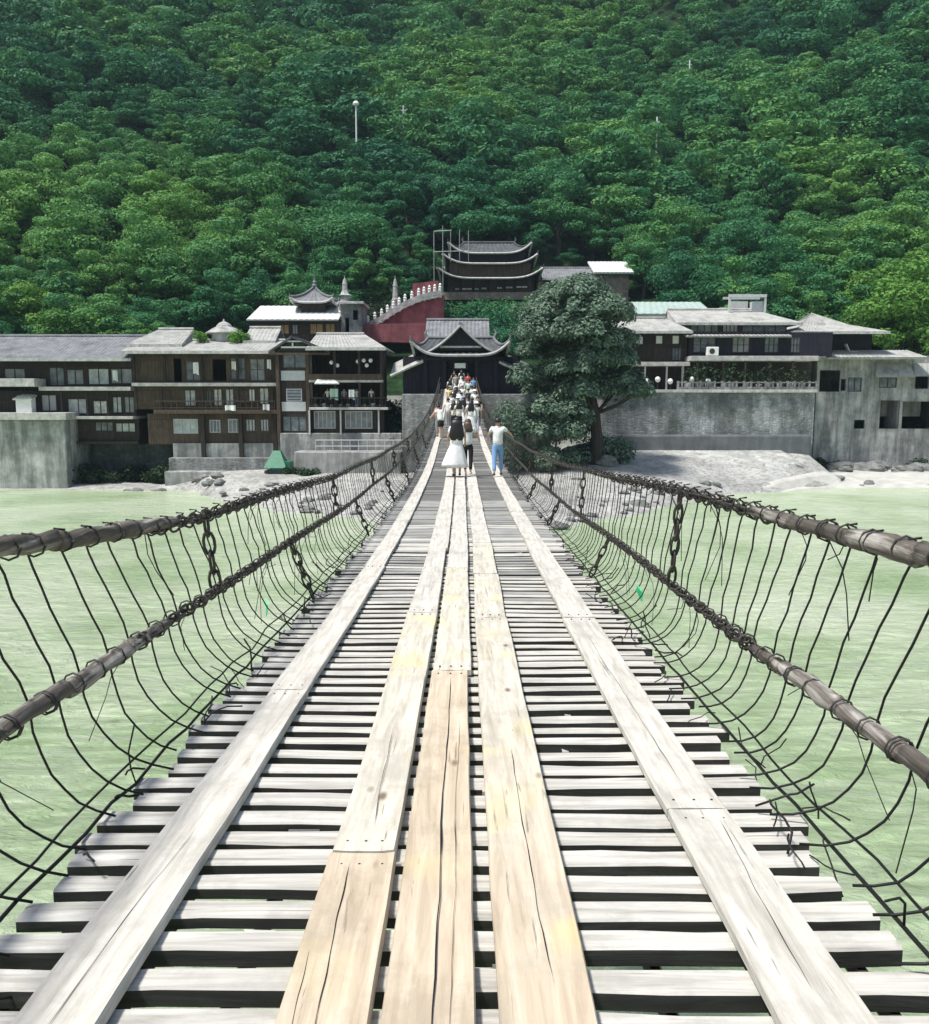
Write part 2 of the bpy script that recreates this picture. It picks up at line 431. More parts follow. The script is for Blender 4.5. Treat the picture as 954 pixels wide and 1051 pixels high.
hm = N(gn, 'ShaderNodeMapRange'); hm.inputs[1].default_value = 84; hm.inputs[2].default_value = 90; gn.links.new(spx.outputs[1], hm.inputs[0])
vo = N(gn, 'ShaderNodeTexVoronoi', feature='DISTANCE_TO_EDGE'); vo.inputs['Scale'].default_value = 2.6; gn.links.new(mapping(gn, (1, 1, 1)), vo.inputs['Vector'])
c = mix(gn, ramp(gn, vo.outputs['Distance'], [(.0, (.45, .45, .45)), (.08, (0, 0, 0))]), c, (.2, .2, .19))
gsoil = ramp(gn, noise_n(gn, v, .7, 7, .7), [(.35, (.010, .018, .009)), (.55, (.020, .045, .018)), (.7, (.045, .085, .03))])
c = mix(gn, hm.outputs[0], c, gsoil)
gn.links.new(c, gb.inputs['Base Color']); gb.inputs['Roughness'].default_value = .95; gb.inputs['Specular IOR Level'].default_value = .05
bumpn(gn, gb, noise_n(gn, v, 3.0, 7, .7), .7, .22)
tag(mb.build('ground', gm, None, True), kind='structure')
mb = MB(); mb.add([(-600, -200, 0), (600, -200, 0), (600, 108, 0), (-600, 108, 0)], [(0, 1, 2, 3)])
tag(mb.build('river_water', M['water']), kind='structure')
# pale sand at the right shore
mb = MB(); nS = 60
KS = [i / 12 for i in range(13)]
for k in KS:
    for i in range(nS):
        x = 25 + i * .87; w0 = waterY(x); far_ = w0 + 1.2 + 9.8 * sm(32.5, 36, x)
        y = w0 - 1 + (far_ - w0 + 1) * k
        edge = min(k, 1 - k, i / (nS - 1) * 2) * 8
        mb.v.append((x, y, max(-.05, ground(x, y)) + (-.12 + .34 * min(1, edge)) + .04 * noise.noise((x * .6, y * .6, 3))))
mb.f = [(j * nS + i, j * nS + i + 1, (j + 1) * nS + i + 1, (j + 1) * nS + i) for j in range(len(KS) - 1) for i in range(nS - 1)]
M['sand'] = mat_plain('pale_sand', (.46, .455, .42), .95, .2, .8)
tag(mb.build('sand_beach', M['sand'], None, True), kind='structure')

# ------------------------------------------------------------------ bridge
def lerp_tab(tab, y):
    if y <= tab[0][0]: return tab[0][1]
    for (a, va), (b, vb) in zip(tab, tab[1:]):
        if y <= b: return va + (vb - va) * (y - a) / (b - a)
    return tab[-1][1]
AX = [(-10, -.05), (0, -.05), (5, -.045), (12, -.025), (25, -.07), (50, -.3), (75, -.55)]
def axis(y): return lerp_tab(AX, y)
def dz(y): return CZ - 1.55 - .056 * y + .00112 * y * y
END = 75.0
bridge = thing('suspension_bridge', (0, 0, dz(0)), 'chain suspension bridge with gapped cross planks and five rows of pale walking boards', 'bridge')

# cross planks
def cross_plank(mb, y, wd, th, l, r_, jz, rot, rough=.014):
    n = 14; vs = []; ph_ = rnd.uniform(0, 99)
    for i in range(n + 1):
        t = i / n; x = l + (r_ - l) * t
        yy = y + math.tan(rot) * (x - axis(y)) 
        e = lambda: rough * .35 * rnd.uniform(-1, 1)
        w1, w2 = rough * noise.noise((x * 2.2, ph_, 0)), rough * noise.noise((x * 2.2, ph_, 7))
        z = dz(yy) + jz + .006 * math.sin(x * 2 + y)
        bv = .008
        a0, a1 = yy - wd / 2 + e() + w1, yy + wd / 2 + e() + w2
        vs += [(x, a0, z - th), (x, a0, z - bv), (x, a0 + bv, z), (x, a1 - bv, z), (x, a1, z - bv), (x, a1, z - th)]
    fs = []
    for i in range(n):
        for k in range(6):
            q = i * 6
            fs.append((q + k, q + (k + 1) % 6, q + 6 + (k + 1) % 6, q + 6 + k))
    fs.append(tuple(range(5, -1, -1))); fs.append(tuple(n * 6 + k for k in range(6)))
    mb.add(vs, [tuple(reversed(f)) for f in fs])
def shade_sides(o):
    """foot-worn tops stay pale; the sides and undersides of the planks have shade painted in"""
    o.data.materials.append(M['shade_side'])
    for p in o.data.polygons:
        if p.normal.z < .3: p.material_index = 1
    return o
y = -6.0; count = 0
rest_near, rest_mid, rest_old, scrap, chips = MB(), MB(), MB(), MB(), MB()
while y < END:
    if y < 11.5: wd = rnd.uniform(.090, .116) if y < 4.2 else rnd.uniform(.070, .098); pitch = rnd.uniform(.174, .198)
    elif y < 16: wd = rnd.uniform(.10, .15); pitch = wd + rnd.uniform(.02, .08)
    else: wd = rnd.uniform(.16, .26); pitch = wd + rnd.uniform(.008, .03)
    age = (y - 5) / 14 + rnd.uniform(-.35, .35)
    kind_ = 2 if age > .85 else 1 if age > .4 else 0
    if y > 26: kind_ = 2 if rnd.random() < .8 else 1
    old = kind_ > 0
    hw = 1.42
    l = axis(y) - hw + rnd.uniform(-.05, .07); r_ = axis(y) + hw + rnd.uniform(-.07, .05)
    a = (y, wd, rnd.uniform(.044, .052) if 2.6 < y < 3.5 else rnd.uniform(.060, .074), l, r_, rnd.uniform(-.012, .006), rnd.uniform(-.010, .010))
    if y > 1.6 and count < 96:
        m_ = MB(); cross_plank(m_, *a); shade_sides(m_.build('cross_plank', M[('wood_cross', 'wood_cross_mid', 'wood_cross_old')[kind_]], bridge)); count += 1
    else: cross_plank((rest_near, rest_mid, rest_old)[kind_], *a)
    # splintered offcuts and stones caught in the gaps
    if 1.5 < y < 12:
        for _ in range(rnd.choice([0, 1, 1, 2, 3])):
            x = axis(y) + rnd.uniform(-1.3, 1.3); yy = y + wd / 2 + rnd.uniform(.0, .05)
            s1, s2 = rnd.uniform(.015, .09), rnd.uniform(.012, .04)
            pale = rnd.random() < .35; s1 *= .6 if pale else 1
            (chips if pale else scrap).box(x - s1, x + s1, yy - s2 * .5, yy + s2 * .5, dz(yy) - .06, dz(yy) - (rnd.uniform(.004, .02) if pale else rnd.uniform(.012, .045)))
    y += pitch
o = shade_sides(rest_near.build('cross_plank_remainder', M['wood_cross'], bridge)); o['kind'] = 'stuff'
o = shade_sides(rest_mid.build('cross_plank_greyed', M['wood_cross_mid'], bridge)); o['kind'] = 'stuff'
o = shade_sides(rest_old.build('cross_plank_far_end', M['wood_cross_old'], bridge)); o['kind'] = 'stuff'
for iv, vv in enumerate(chips.v): chips.v[iv] = tuple(q + rnd.uniform(-.009, .009) for q in vv)
o = chips.build('splintered_offcuts', M['wood_cross'], bridge); o['kind'] = 'stuff'
o = scrap.build('wood_scraps', M['wood_cross_old'], bridge); o['kind'] = 'stuff'
# chains and cables under the deck
for k in range(9):
    x = -1.28 + 2.56 * k / 8
    mb = MB(); mb.tube([(axis(yy) + x, yy, dz(yy) - .105) for yy in [-6 + 1.0 * i for i in range(82)]], .03, 6)
    mb.build('deck_chain', M['iron'], bridge)
# walking boards: rows (lateral from, to) with joints along the bridge
rows = [((-1.13, -.90), [-6, .4, 5.1, 10.0, 14.6, 19.6, 24.5, 29, 34, 39, 44.5, 50, 56, 62, 68.5, 74.8], ['wood_pale'] * 15),
        ((-.445, -.205), [-6, -.8, 3.02, 7.4, 11.4, 16.3, 21.4, 26.5, 31, 36, 41.5, 47, 53, 59, 66, 74.8], ['wood_tan', 'wood_tan', 'wood_stained', 'wood_pale'] + ['wood_pale'] * 11),
        ((-.165, .075), [-6, .5, 5.55, 9.8, 14.4, 19.2, 24, 29.2, 34.4, 39, 44, 50, 56.6, 62, 68, 74.8], ['wood_tan', 'wood_tan', 'wood_stained', 'wood_pale'] + ['wood_pale'] * 11),
        ((.135, .39), [-6, 1.0, 7.2, 9.4, 11.9, 16.6, 21, 26, 31.3, 36.5, 42, 47.7, 53, 59, 66, 74.8], ['wood_tan', 'wood_mixed', 'wood_stained', 'wood_stained'] + ['wood_pale'] * 11),
        ((.88, 1.13), [-6, .2, 3.4, 7.2, 11.8, 16, 20.7, 25.4, 30.2, 35.5, 41, 46, 52, 58, 66, 74.8], ['wood_pale'] * 15)]
for (la, lb), js, ms in rows:
    for (y0, y1), mt in zip(zip(js, js[1:]), ms):
        if lb - la < .3 and mt == 'wood_tan' and la > .1 and y0 > .5: mt = 'wood_tan'
        o1 = [rnd.uniform(-.012, .012) for _ in range(4)]
        th = .036; n = max(4, int((y1 - y0) / .35)); vs = []
        cup = rnd.uniform(-.004, .006); cols = 6
        for i in range(n + 1):
            t = i / n; yy = y0 + .008 + (y1 - y0 - .016) * t
            a = axis(yy) + la + o1[0] * (1 - t) + o1[1] * t + rnd.uniform(-.003, .003)
            b = axis(yy) + lb + o1[2] * (1 - t) + o1[3] * t + rnd.uniform(-.003, .003)
            z = dz(yy) + .012 + th + .004 * math.sin(yy * 2.1 + la * 9)
            vs += [(a, yy, z - th), (a, yy, z - .005)]
            for k in range(cols + 1):
                s_ = k / cols
                vs.append((a + .005 + (b - a - .01) * s_, yy, z + cup * (2 * s_ - 1) ** 2 + rnd.uniform(-.0012, .0012)))
            vs += [(b, yy, z - .005), (b, yy, z - th)]
        m2 = cols + 5; fs = []
        for i in range(n):
            for k in range(m2):
                fs.append((i * m2 + k, i * m2 + (k + 1) % m2, (i + 1) * m2 + (k + 1) % m2, (i + 1) * m2 + k))
        fs.append(tuple(reversed(range(m2)))); fs.append(tuple(n * m2 + k for k in range(m2)))
        mb = MB(); mb.add(vs, fs); o = mb.build('walking_board', M[mt], bridge)
        if y0 < 9:   # nail heads and end splits
            nb = MB()
            for yy in (y0 + .09, y1 - .09):
                for k in (.2, .5, .8):
                    x = axis(yy) + la + (lb - la) * k + rnd.uniform(-.01, .01)
                    nb.lathe((x, yy, dz(yy) + .05), [(.006, -.01), (.006, .002), (.003, .004)], 6)
            nb.build('nail_heads', M['iron'], bridge)
# long drying cracks: thin gouges lying in the boards nearest the camera
cb = MB()
def crack(lat0, lat1, y0, y1, wd):
    n = 26; l, r_ = [], []
    for i in range(n + 1):
        t = i / n; yy = y0 + (y1 - y0) * t
        x = axis(yy) + lat0 + (lat1 - lat0) * t + .012 * noise.noise((yy * 1.3, lat0 * 9, 3)) + .006 * noise.noise((yy * 6, lat0, 7))
        h = wd * (.25 + abs(noise.noise((yy * 3, 1, lat0)))) * min(1, 8 * t, 8 * (1 - t))
        z = dz(yy) + .0545
        l.append((x - h, yy, z)); r_.append((x + h, yy, z))
    cb.add(l + r_, [(i, i + 1, n + 2 + i, n + 1 + i) for i in range(n)])
crack(-.035, -.045, 1.7, 5.4, .006); crack(.01, .015, 1.8, 4.6, .0022); crack(-.33, -.36, 1.8, 2.95, .003)
crack(-.38, -.42, 1.8, 2.7, .002); crack(.29, .27, 2.2, 4.15, .003); crack(1.0, 1.06, 2.2, 3.3, .003)
crack(-1.03, -1.0, 2.0, 3.2, .0025); crack(1.0, .98, 3.6, 6.8, .0025); crack(-.31, -.33, 3.2, 4.4, .002)
cb.build('drying_cracks', M['wire'], bridge)

# railings ------------------------------------------------------------------
def link(mb, c, d, side, L=.085, W=.031, r=.0075):
    """one oval chain link along d, its flat plane spanned with side"""
    d = d.normalized(); sdv = (side - d * side.dot(d)).normalized(); nv = d.cross(sdv)
    n, m = 10, 5; base = len(mb.v)
    for i in range(n):
        t = 2 * math.pi * i / n
        p = c + d * (L * math.cos(t)) + sdv * (W * math.sin(t))
        rd = (d * (W * math.cos(t)) + sdv * (L * math.sin(t))).normalized()
        for k in range(m):
            q = 2 * math.pi * k / m
            mb.v.append(tuple(p + (rd * math.cos(q) + nv * math.sin(q)) * r))
    for i in range(n):
        for k in range(m):
            mb.f.append((base + i * m + k, base + i * m + (k + 1) % m, base + ((i + 1) % n) * m + (k + 1) % m, base + ((i + 1) % n) * m + k))
def chain(mb, f, y0, y1, step=.115, **kw):
    y = y0; i = 0
    while y < y1:
        p, q = Vector(f(y)), Vector(f(y + step))
        d = q - p; a = Vector((0, 0, 1)) if i % 2 else Vector((1, 0, 0))
        a = (a + Vector((.6, 0, .6)) * rnd.uniform(-.5, .5))
        link(mb, p + Vector((rnd.uniform(-.004, .004), 0, rnd.uniform(-.004, .004))), d, a, **kw)
        y += step; i += 1
def vchain(mb, p, q, **kw):
    p, q = Vector(p), Vector(q); d = q - p; n = max(2, int(d.length / .115))
    for i in range(n):
        link(mb, p + d * ((i + .5) / n), d, Vector((1, .3, 0)) if i % 2 else Vector((0, 1, .2)), **kw)
TOPH = {-1: [(-6, 1.18), (3, 1.16), (5, 1.09), (11, 1.03), (30, 1.0), (75, 1.0)], 1: [(-6, 1.18), (3, 1.18), (8, 1.16), (13, 1.04), (34, .82), (55, .9), (75, 1.0)]}
LOWH = {-1: [(-6, .5), (3, .52), (5, .57), (75, .55)], 1: [(-6, .45), (3, .45), (8, .47), (15, .43), (75, .45)]}
LAT = [(-6, 1.62), (40, 1.60), (75, 1.52)]
def railing(sg, label):
    root = thing('chain_railing', (sg * 1.62, 0, dz(0)), label, 'railing')
    T = lambda y: (axis(y) + sg * lerp_tab(LAT, y), y, dz(y) + lerp_tab(TOPH[sg], y) + .012 * math.sin(y * 1.1 + sg))
    Lw = lambda y: (axis(y) + sg * (lerp_tab(LAT, y) - .02), y, dz(y) + lerp_tab(LOWH[sg], y) + .012 * math.sin(y * .9))
    for nm, f, ylog in (('top_rail', T, 5.0 if sg < 0 else 4.75), ('lower_rail', Lw, 4.7 if sg < 0 else 4.55)):
        ch = MB(); chain(ch, f, ylog - .5, 19); chain(ch, lambda y, f=f: tuple(Vector(f(y)) + Vector((.02 * sg, 0, -.026))), ylog - .3, 9.5)
        ys_ = [18.9 + i * .6 for i in range(95)]
        ch.tube([f(y) for y in ys_ if y < 74.9], [.03 + .012 * (y > 40) for y in ys_ if y < 74.9], 6)
        ro = ch.build(nm, M['iron'], root, True)
        # timber sleeves over the near chain, split into lengths
        cuts = [-6, -3.9, -1.8, .2, 1.3, 2.3, 2.95, 3.5, 4.15, ylog]
        for a, b in zip(cuts, cuts[1:]):
            n = max(4, int((b - a) / .05)); r0 = rnd.uniform(.035, .043); lb = MB(); P, rr = [], []
            off = Vector((rnd.uniform(-.006, .006), 0, rnd.uniform(-.008, .008)))
            for i in range(n + 1):
                yy = a + .012 + (b - a - .024) * i / n
                P.append(Vector(f(yy)) + off + Vector((.006 * noise.noise((yy * 4, sg, 1)), 0, .008 * noise.noise((yy * 4, sg, 8)))))
                taper = 1 - .35 * sm(ylog - .7, ylog, yy)
                rr.append(r0 * (1 + .14 * noise.noise((yy * 5, sg * 3, 2))) * taper)
            lb.tube(P, rr, 14)
            for iv, vv in enumerate(lb.v):
                k = .011 * noise.noise((vv[0] * 34, vv[1] * 7, vv[2] * 34)) + .005 * noise.noise((vv[0] * 60, vv[1] * 30, vv[2] * 60))
                lb.v[iv] = (vv[0] + k, vv[1], vv[2] + k)
            lb.build('timber_sleeve', M['log'], ro, True)
    # net wires from the top rail over the lower rail in to the deck edge
    wires = []; y = .6
    while y < 72:
        wires.append(y)
        y += rnd.uniform(.21, .28) if y < 30 else rnd.uniform(.30, .42)
    rest = MB(); cnt = 0
    def wire_pts(y):
        sl_ = rnd.uniform(.36, .52); s2 = rnd.uniform(.10, .22)
        t, l_ = Vector(T(y)), Vector(Lw(y + sl_))
        e = Vector((axis(y + sl_ + s2) + sg * rnd.uniform(1.30, 1.40), y + sl_ + s2, dz(y + sl_ + s2) + .015))
        out = Vector((sg, 0, 0)); P = []
        wob = rnd.uniform(-.02, .03); kk = rnd.uniform(.02, .07)
        for i in range(6):
            a = i / 6
            p = t.lerp(l_, a) + out * (.03 + .02 * math.sin(a * 3.1)) * (1 if a > 0 else 1) + Vector((0, wob * math.sin(a * 3.14), kk * math.sin(a * 3.14 * 1.0) * .4))
            P.append(p + Vector((rnd.uniform(-.006, .006), rnd.uniform(-.008, .008), rnd.uniform(-.004, .004))))
        P.append(l_ + out * .05)
        c1 = l_ + out * .04 + Vector((0, s2 * .25, -.42)); 
        for i in range(1, 8):
            a = i / 7
            p = (l_ + out * .05) * (1 - a) ** 2 + c1 * 2 * a * (1 - a) + e * a * a
            P.append(p + Vector((rnd.uniform(-.004, .004), rnd.uniform(-.005, .005), 0)))
        return P
    for y in wires:
        P = wire_pts(y); r = .0053 if y < 11 else .0042
        if cnt < 96:
            m_ = MB(); m_.tube([P[0] + Vector((0, -.02, .05)), P[0] + Vector((sg * -.04, -.01, .045))] + P, r, 5)
            m_.build('net_wire', M['wire'], root, True); cnt += 1
        else: rest.tube(P, r, 4)
    o = rest.build('net_wire_remainder', M['tie'], root, True); o['kind'] = 'stuff'
    # bindings wrapped round the rails
    bd = MB()
    for y in wires:
        if y > 11: break
        for f, dy in ((T, 0), (Lw, .44)):
            c = Vector(f(y + dy)); rr = .047 if y < 4.8 else .036
            for q in range(rnd.choice([1, 1, 2])):
                oy = rnd.uniform(-.03, .03); P = []
                for k in range(9):
                    t = 2 * math.pi * k / 8
                    P.append(c + Vector((rr * math.cos(t), oy + .02 * k / 8, rr * math.sin(t))))
                bd.tube(P, .0045, 4)
            if rnd.random() < .2:
                e = c + Vector((rnd.uniform(-.05, .05), rnd.uniform(-.08, .08), rnd.uniform(-.14, .06)))
                bd.tube([c + Vector((sg * .04, 0, 0)), c.lerp(e, .5) + Vector((sg * .05, 0, 0)), e + Vector((sg * .05, 0, 0))], .0035, 4)
    bd.build('wire_bindings', M['tie'], root, True)['kind'] = 'stuff'
    # hanging chains: top rail to lower rail, lower rail to deck
    ups = [5.55, 10.9, 15.5, 20.5, 26, 32, 39, 47, 55, 64] if sg < 0 else [6.35, 11.6, 15.6, 20.5, 26, 32, 39, 47, 55, 64]
    for y in ups:
        m_ = MB(); vchain(m_, T(y), Lw(y + .12), L=.085, W=.034, r=.011 if y < 14 else .016); m_.build('hanging_chain', M['iron'], root, True)
    lows = [8.1, 12.9, 18, 23, 29, 36] if sg < 0 else [9.3, 14.2, 18.6, 23, 29, 36]
    for y in lows:
        m_ = MB(); e = (axis(y) + sg * 1.42, y + .15, dz(y + .15) + .02)
        vchain(m_, Lw(y), e, L=.085, W=.034, r=.011 if y < 14 else .016); m_.build('hanging_chain', M['iron'], root, True)
    # edge cable with loose ends tangled along the deck edge
    ec = MB()
    ec.tube([(axis(yy) + sg * (1.44 + .02 * noise.noise((yy * 2, sg, 0))), yy, dz(yy) + .02 + .02 * noise.noise((yy * 3, sg, 4))) for yy in [-2 + .25 * i for i in range(300)]], .008, 5)
    ec.tube([(axis(yy) + sg * (1.53 + .04 * noise.noise((yy * 1.2, sg, 9))), yy, dz(yy) + .03 + .03 * noise.noise((yy * 2, sg, 6))) for yy in [-2 + .25 * i for i in range(120)]], .006, 5)
    for _ in range(44):
        yy = 1.2 + 10 * rnd.random() ** 1.4
        p = Vector((axis(yy) + sg * rnd.uniform(1.25, 1.5), yy, dz(yy) + rnd.uniform(.01, .05))); P = [p]
        d = Vector((sg * rnd.uniform(-.3, .5), rnd.uniform(-1, 1), rnd.uniform(-.1, .35))).normalized()
        for k in range(4):
            d = (d + Vector((rnd.uniform(-.6, .6), rnd.uniform(-.6, .6), rnd.uniform(-.45, .3)))).normalized()
            p = p + d * rnd.uniform(.03, .09); P.append(p.copy())
        ec.tube(P, rnd.uniform(.003, .006), 4)
    ec.build('edge_cable', M['wire'], root, True)
    # a few loose strands hanging in the net
    ls = MB()
    for _ in range(26):
        yy = 1.6 + 9 * rnd.random(); a = Vector(T(yy)) if rnd.random() < .5 else Vector(Lw(yy))
        b = a + Vector((sg * rnd.uniform(.0, .08), rnd.uniform(-.5, .5), -rnd.uniform(.1, .6)))
        mid = a.lerp(b, .5) + Vector((sg * .05, rnd.uniform(-.1, .1), rnd.uniform(-.06, .02)))
        ls.tube([a, a.lerp(mid, .6) + Vector((sg * .02, 0, 0)), mid, b], .0028, 4)
    ls.build('loose_strands', M['wire'], root, True)['kind'] = 'stuff'
    return root
railing(-1, 'wire net railing with iron chains along the left edge of the bridge deck')
railing(1, 'wire net railing with iron chains along the right edge of the bridge deck')

for sg, yy, lab in ((-1, 7.0, 'green plastic scrap caught in the left wire net'), (1, 7.6, 'green plastic scrap caught in the right wire net')):
    mb = MB(); c = Vector((axis(yy) + sg * 1.58, yy, dz(yy) + .17))
    P = [c + Vector((rnd.uniform(-.02, .02), dx, dzz)) for dx, dzz in ((-.04, -.06), (.03, -.05), (.06, .02), (.02, .07), (-.03, .03))]
    mb.add(P + [p + Vector((.012, 0, 0)) for p in P], [(0,1,2,3,4), (9,8,7,6,5)] + [(i, 5 + i, 5 + (i + 1) % 5, (i + 1) % 5) for i in range(5)])
    tag(mb.build('plastic_scrap', mat_plain('green_plastic', (.05, .55, .25), .35, .2, 9)), lab, 'scrap')
# ------------------------------------------------------------------ buildings
TERR = []
def window(parent, x0, x1, z0, z1, yf, fm='brown_wood', pm='glass', nv=1, nh=1, name='window', fw=.07):
    if pm == 'paper': pm = rnd.choice(['paper', 'paper', 'paper_dim', 'curtain', 'glass'])
    if pm == 'glass': pm = rnd.choice(['glass', 'glass', 'paper_dim'])
    f = MB()
    f.box(x0, x0 + fw, yf - .04, yf + .10, z0, z1); f.box(x1 - fw, x1, yf - .04, yf + .10, z0, z1)
    f.box(x0 + fw, x1 - fw, yf - .038, yf + .098, z0, z0 + fw); f.box(x0 + fw, x1 - fw, yf - .038, yf + .098, z1 - fw, z1)
    for i in range(1, nv + 1):
        x = x0 + (x1 - x0) * i / (nv + 1); f.box(x - .03, x + .03, yf - .02, yf + .08, z0 + fw, z1 - fw)
    for i in range(1, nh + 1):
        z = z0 + (z1 - z0) * i / (nh + 1); f.box(x0 + fw, x1 - fw, yf - .016, yf + .076, z - .025, z + .025)
    o = f.build(name, M[fm], parent)
    MB().box(x0 + fw * .5, x1 - fw * .5, yf + .03, yf + .055, z0 + fw * .5, z1 - fw * .5).build('pane', M[pm], o)
    return o
def railbars(parent, x0, x1, z0, h, yf, mat, step=.35, name='balustrade', th=.05):
    b = MB(); b.box(x0, x1, yf - .05, yf + .05, z0 + h - .09, z0 + h); b.box(x0, x1, yf - .035, yf + .035, z0 + .1, z0 + .17)
    n = max(2, int((x1 - x0) / step))
    for i in range(n + 1):
        x = x0 + .04 + (x1 - x0 - .08) * i / n; b.box(x - th / 2, x + th / 2, yf - th / 2, yf + th / 2, z0, z0 + h - .09)
    return b.build(name, M[mat], parent)
def posts(parent, xs_, z0, z1, yf, mat, th=.22):
    for x in xs_: MB().box(x - th / 2, x + th / 2, yf - th / 2, yf + th / 2, z0, z1).build('post', M[mat], parent)
def gable_roof(parent, x0, x1, y0, y1, ze, zr, yr=None, mat='tile', trim='trim', pitch=.34, hipl=0, hipr=0, ridge_mat=None):
    """ridge along X; hipl / hipr pull the ridge ends in to make a hipped end"""
    yr = yr if yr is not None else (y0 + y1) / 2
    mb = MB()
    mb.slope((x0, y0, ze), (x1, y0, ze), (x0 + hipl, yr, zr), (x1 - hipr, yr, zr), pitch)
    mb.slope((x1, y1, ze), (x0, y1, ze), (x1 - hipr, yr, zr), (x0 + hipl, yr, zr), pitch)
    if hipl: mb.slope((x0, y1, ze), (x0, y0, ze), (x0 + hipl, yr, zr), (x0 + hipl + .01, yr + .01, zr), pitch)
    if hipr: mb.slope((x1, y0, ze), (x1, y1, ze), (x1 - hipr, yr, zr), (x1 - hipr - .01, yr + .01, zr), pitch)
    o = mb.build('roof', M[mat], parent)
    MB().tube([(x0 + hipl, yr, zr + .08), (x1 - hipr, yr, zr + .08)], .15, 6).build('ridge', M[ridge_mat or mat], o)
    t = MB(); t.box(x0 - .02, x1 + .02, y0 - .09, y0 - .003, ze - .2, ze + .05); t.build('eave_trim', M[trim], o)
    if not hipl and not hipr:   # gable ends
        MB().add([(x0 + .35, y0 + .6, ze), (x0 + .35, y1 - .6, ze), (x0 + .35, yr, zr - .2), (x0 + .5, y0 + .6, ze), (x0 + .5, y1 - .6, ze), (x0 + .5, yr, zr - .2)],
                 [(0,1,2), (5,4,3), (0,2,5,3), (1,4,5,2), (0,3,4,1)]).build('gable', M['brown_wood'], parent)
        MB().add([(x1 - .5, y0 + .6, ze), (x1 - .5, y1 - .6, ze), (x1 - .5, yr, zr - .2), (x1 - .35, y0 + .6, ze), (x1 - .35, y1 - .6, ze), (x1 - .35, yr, zr - .2)],
                 [(0,1,2), (5,4,3), (0,2,5,3), (1,4,5,2), (0,3,4,1)]).build('gable', M['brown_wood'], parent)
    return o
def shell(parent, x0, x1, yf, dep, z0, z1, mat, holes=(), th=.2):
    m = MB(); m.wall(x0, x1, z0, z1, yf, th, holes)
    m.box(x0, x0 + th, yf + th + .002, yf + dep, z0, z1); m.box(x1 - th, x1, yf + th + .002, yf + dep, z0, z1)
    m.box(x0 + th + .002, x1 - th - .002, yf + dep - th, yf + dep - .002, z0, z1)
    return m.build('wall', M[mat], parent)
def slab(parent, x0, x1, y0, y1, z0, z1, mat='ledge', name='balcony_slab'):
    return bevel(MB().box(x0, x1, y0, y1, z0, z1).build(name, M[mat], parent), .02)
def hol(Y, *rects):
    out = []
    for (a, b, c, d) in rects:
        out.append((XX(a, Y, c), XX(b, Y, c), ZZ(d, Y), ZZ(c, Y)))
    return out

# --- far left timber house standing on a pale stone block
Y = 77.5
L0, L1 = XX(-45, Y), XX(139, Y)
h = thing('timber_house', (L0 + 8, Y, 0), 'long dark timber house with grey tiled roof at the far left bank', 'house')
z = lambda y, Y=77.5: ZZ(y, Y)
holes1 = hol(Y, (4, 26, 378, 394), (50, 66, 377, 396), (68, 86, 379, 395), (90, 112, 378, 395), (113, 136, 378, 394))
shell(h, L0, L1, Y, 8, z(396), z(367), 'dark_wood', holes1)
for (q, pm) in zip(holes1, ('paper', 'glass', 'paper', 'paper', 'glass')): window(h, *q, Y + .02, 'dark_wood', pm, 1, 0)
slab(h, XX(46, Y), L1, Y - 1.1, Y + 7.8, z(401), z(397))
slab(h, L0, XX(48, Y), Y - 2.1, Y - .02, z(397), z(389), 'ledge', 'awning')
holes2 = hol(Y, (69, 91, 409, 425), (95, 111, 411, 425), (115, 125, 407, 424), (127, 138, 407, 424), (16, 30, 405, 424), (42, 58, 405, 422))
shell(h, L0, L1, Y + .03, 7.9, z(427), z(401) - .003, 'dark_wood', holes2)
for (q, pm) in zip(holes2, ('paper', 'paper', 'paper', 'paper', 'panel', 'panel')): window(h, *q, Y + .05, 'dark_wood', pm, 1, 0)
slab(h, XX(62, Y), L1, Y - .8, Y + 7.8, z(430), z(427) - .003)
holes3 = hol(Y, (95, 114, 433, 443), (116, 137, 434, 444))
shell(h, XX(64, Y), L1, Y + .5, 7.2, z(453), z(430) - .003, 'dark_wood', holes3)
for q in holes3: window(h, *q, Y + .52, 'dark_wood', 'paper', 2, 0)
slab(h, XX(64, Y), L1, Y + .1, Y + 7.8, z(456), z(453) - .003, 'dark_wood', 'floor_beam')
posts(h, [XX(66, Y), XX(92, Y), XX(113, Y)], z(427), z(401), Y - .6, 'dark_wood', .18)
gable_roof(h, L0 - .8, L1 + .3, Y - 1.5, Y + 9, z(369), ZZ(345.5, Y + 4.5), Y + 4.5, 'tile', 'trim')
# stone block and recessed river wall beneath
Yb = 75.4
b = tag(MB().box(XX(-60, Yb), XX(64, Yb), Yb, Yb + 9, -1.5, ZZ(431, Yb)).build('stone_block', M['plaster']), 'pale stone block rising from the water under the far left timber house', 'wall')
bevel(b, .12, 2)
t = thing('concrete_terrace', (XX(20, Yb), Yb, ZZ(431, Yb)), 'white ledged terrace on top of the pale stone block', 'terrace')
bevel(MB().box(XX(-60, Yb), XX(69, Yb), Yb - .5, Yb + 2.4, ZZ(431, Yb) + .003, ZZ(423.5, Yb)).build('ledge', M['ledge'], t), .03)
MB().box(XX(13, Yb), XX(29, Yb), Yb + .4, Yb + 1.2, ZZ(423.5, Yb) + .003, ZZ(408, Yb)).build('shed', M['white'], t)
MB().slope((XX(11, Yb), Yb + .2, ZZ(409, Yb)), (XX(31, Yb), Yb + .2, ZZ(409, Yb)), (XX(13, Yb), Yb + 1.5, ZZ(405, Yb)), (XX(29, Yb), Yb + 1.5, ZZ(405, Yb))).build('shed_roof', M['sheet_roof'], t)
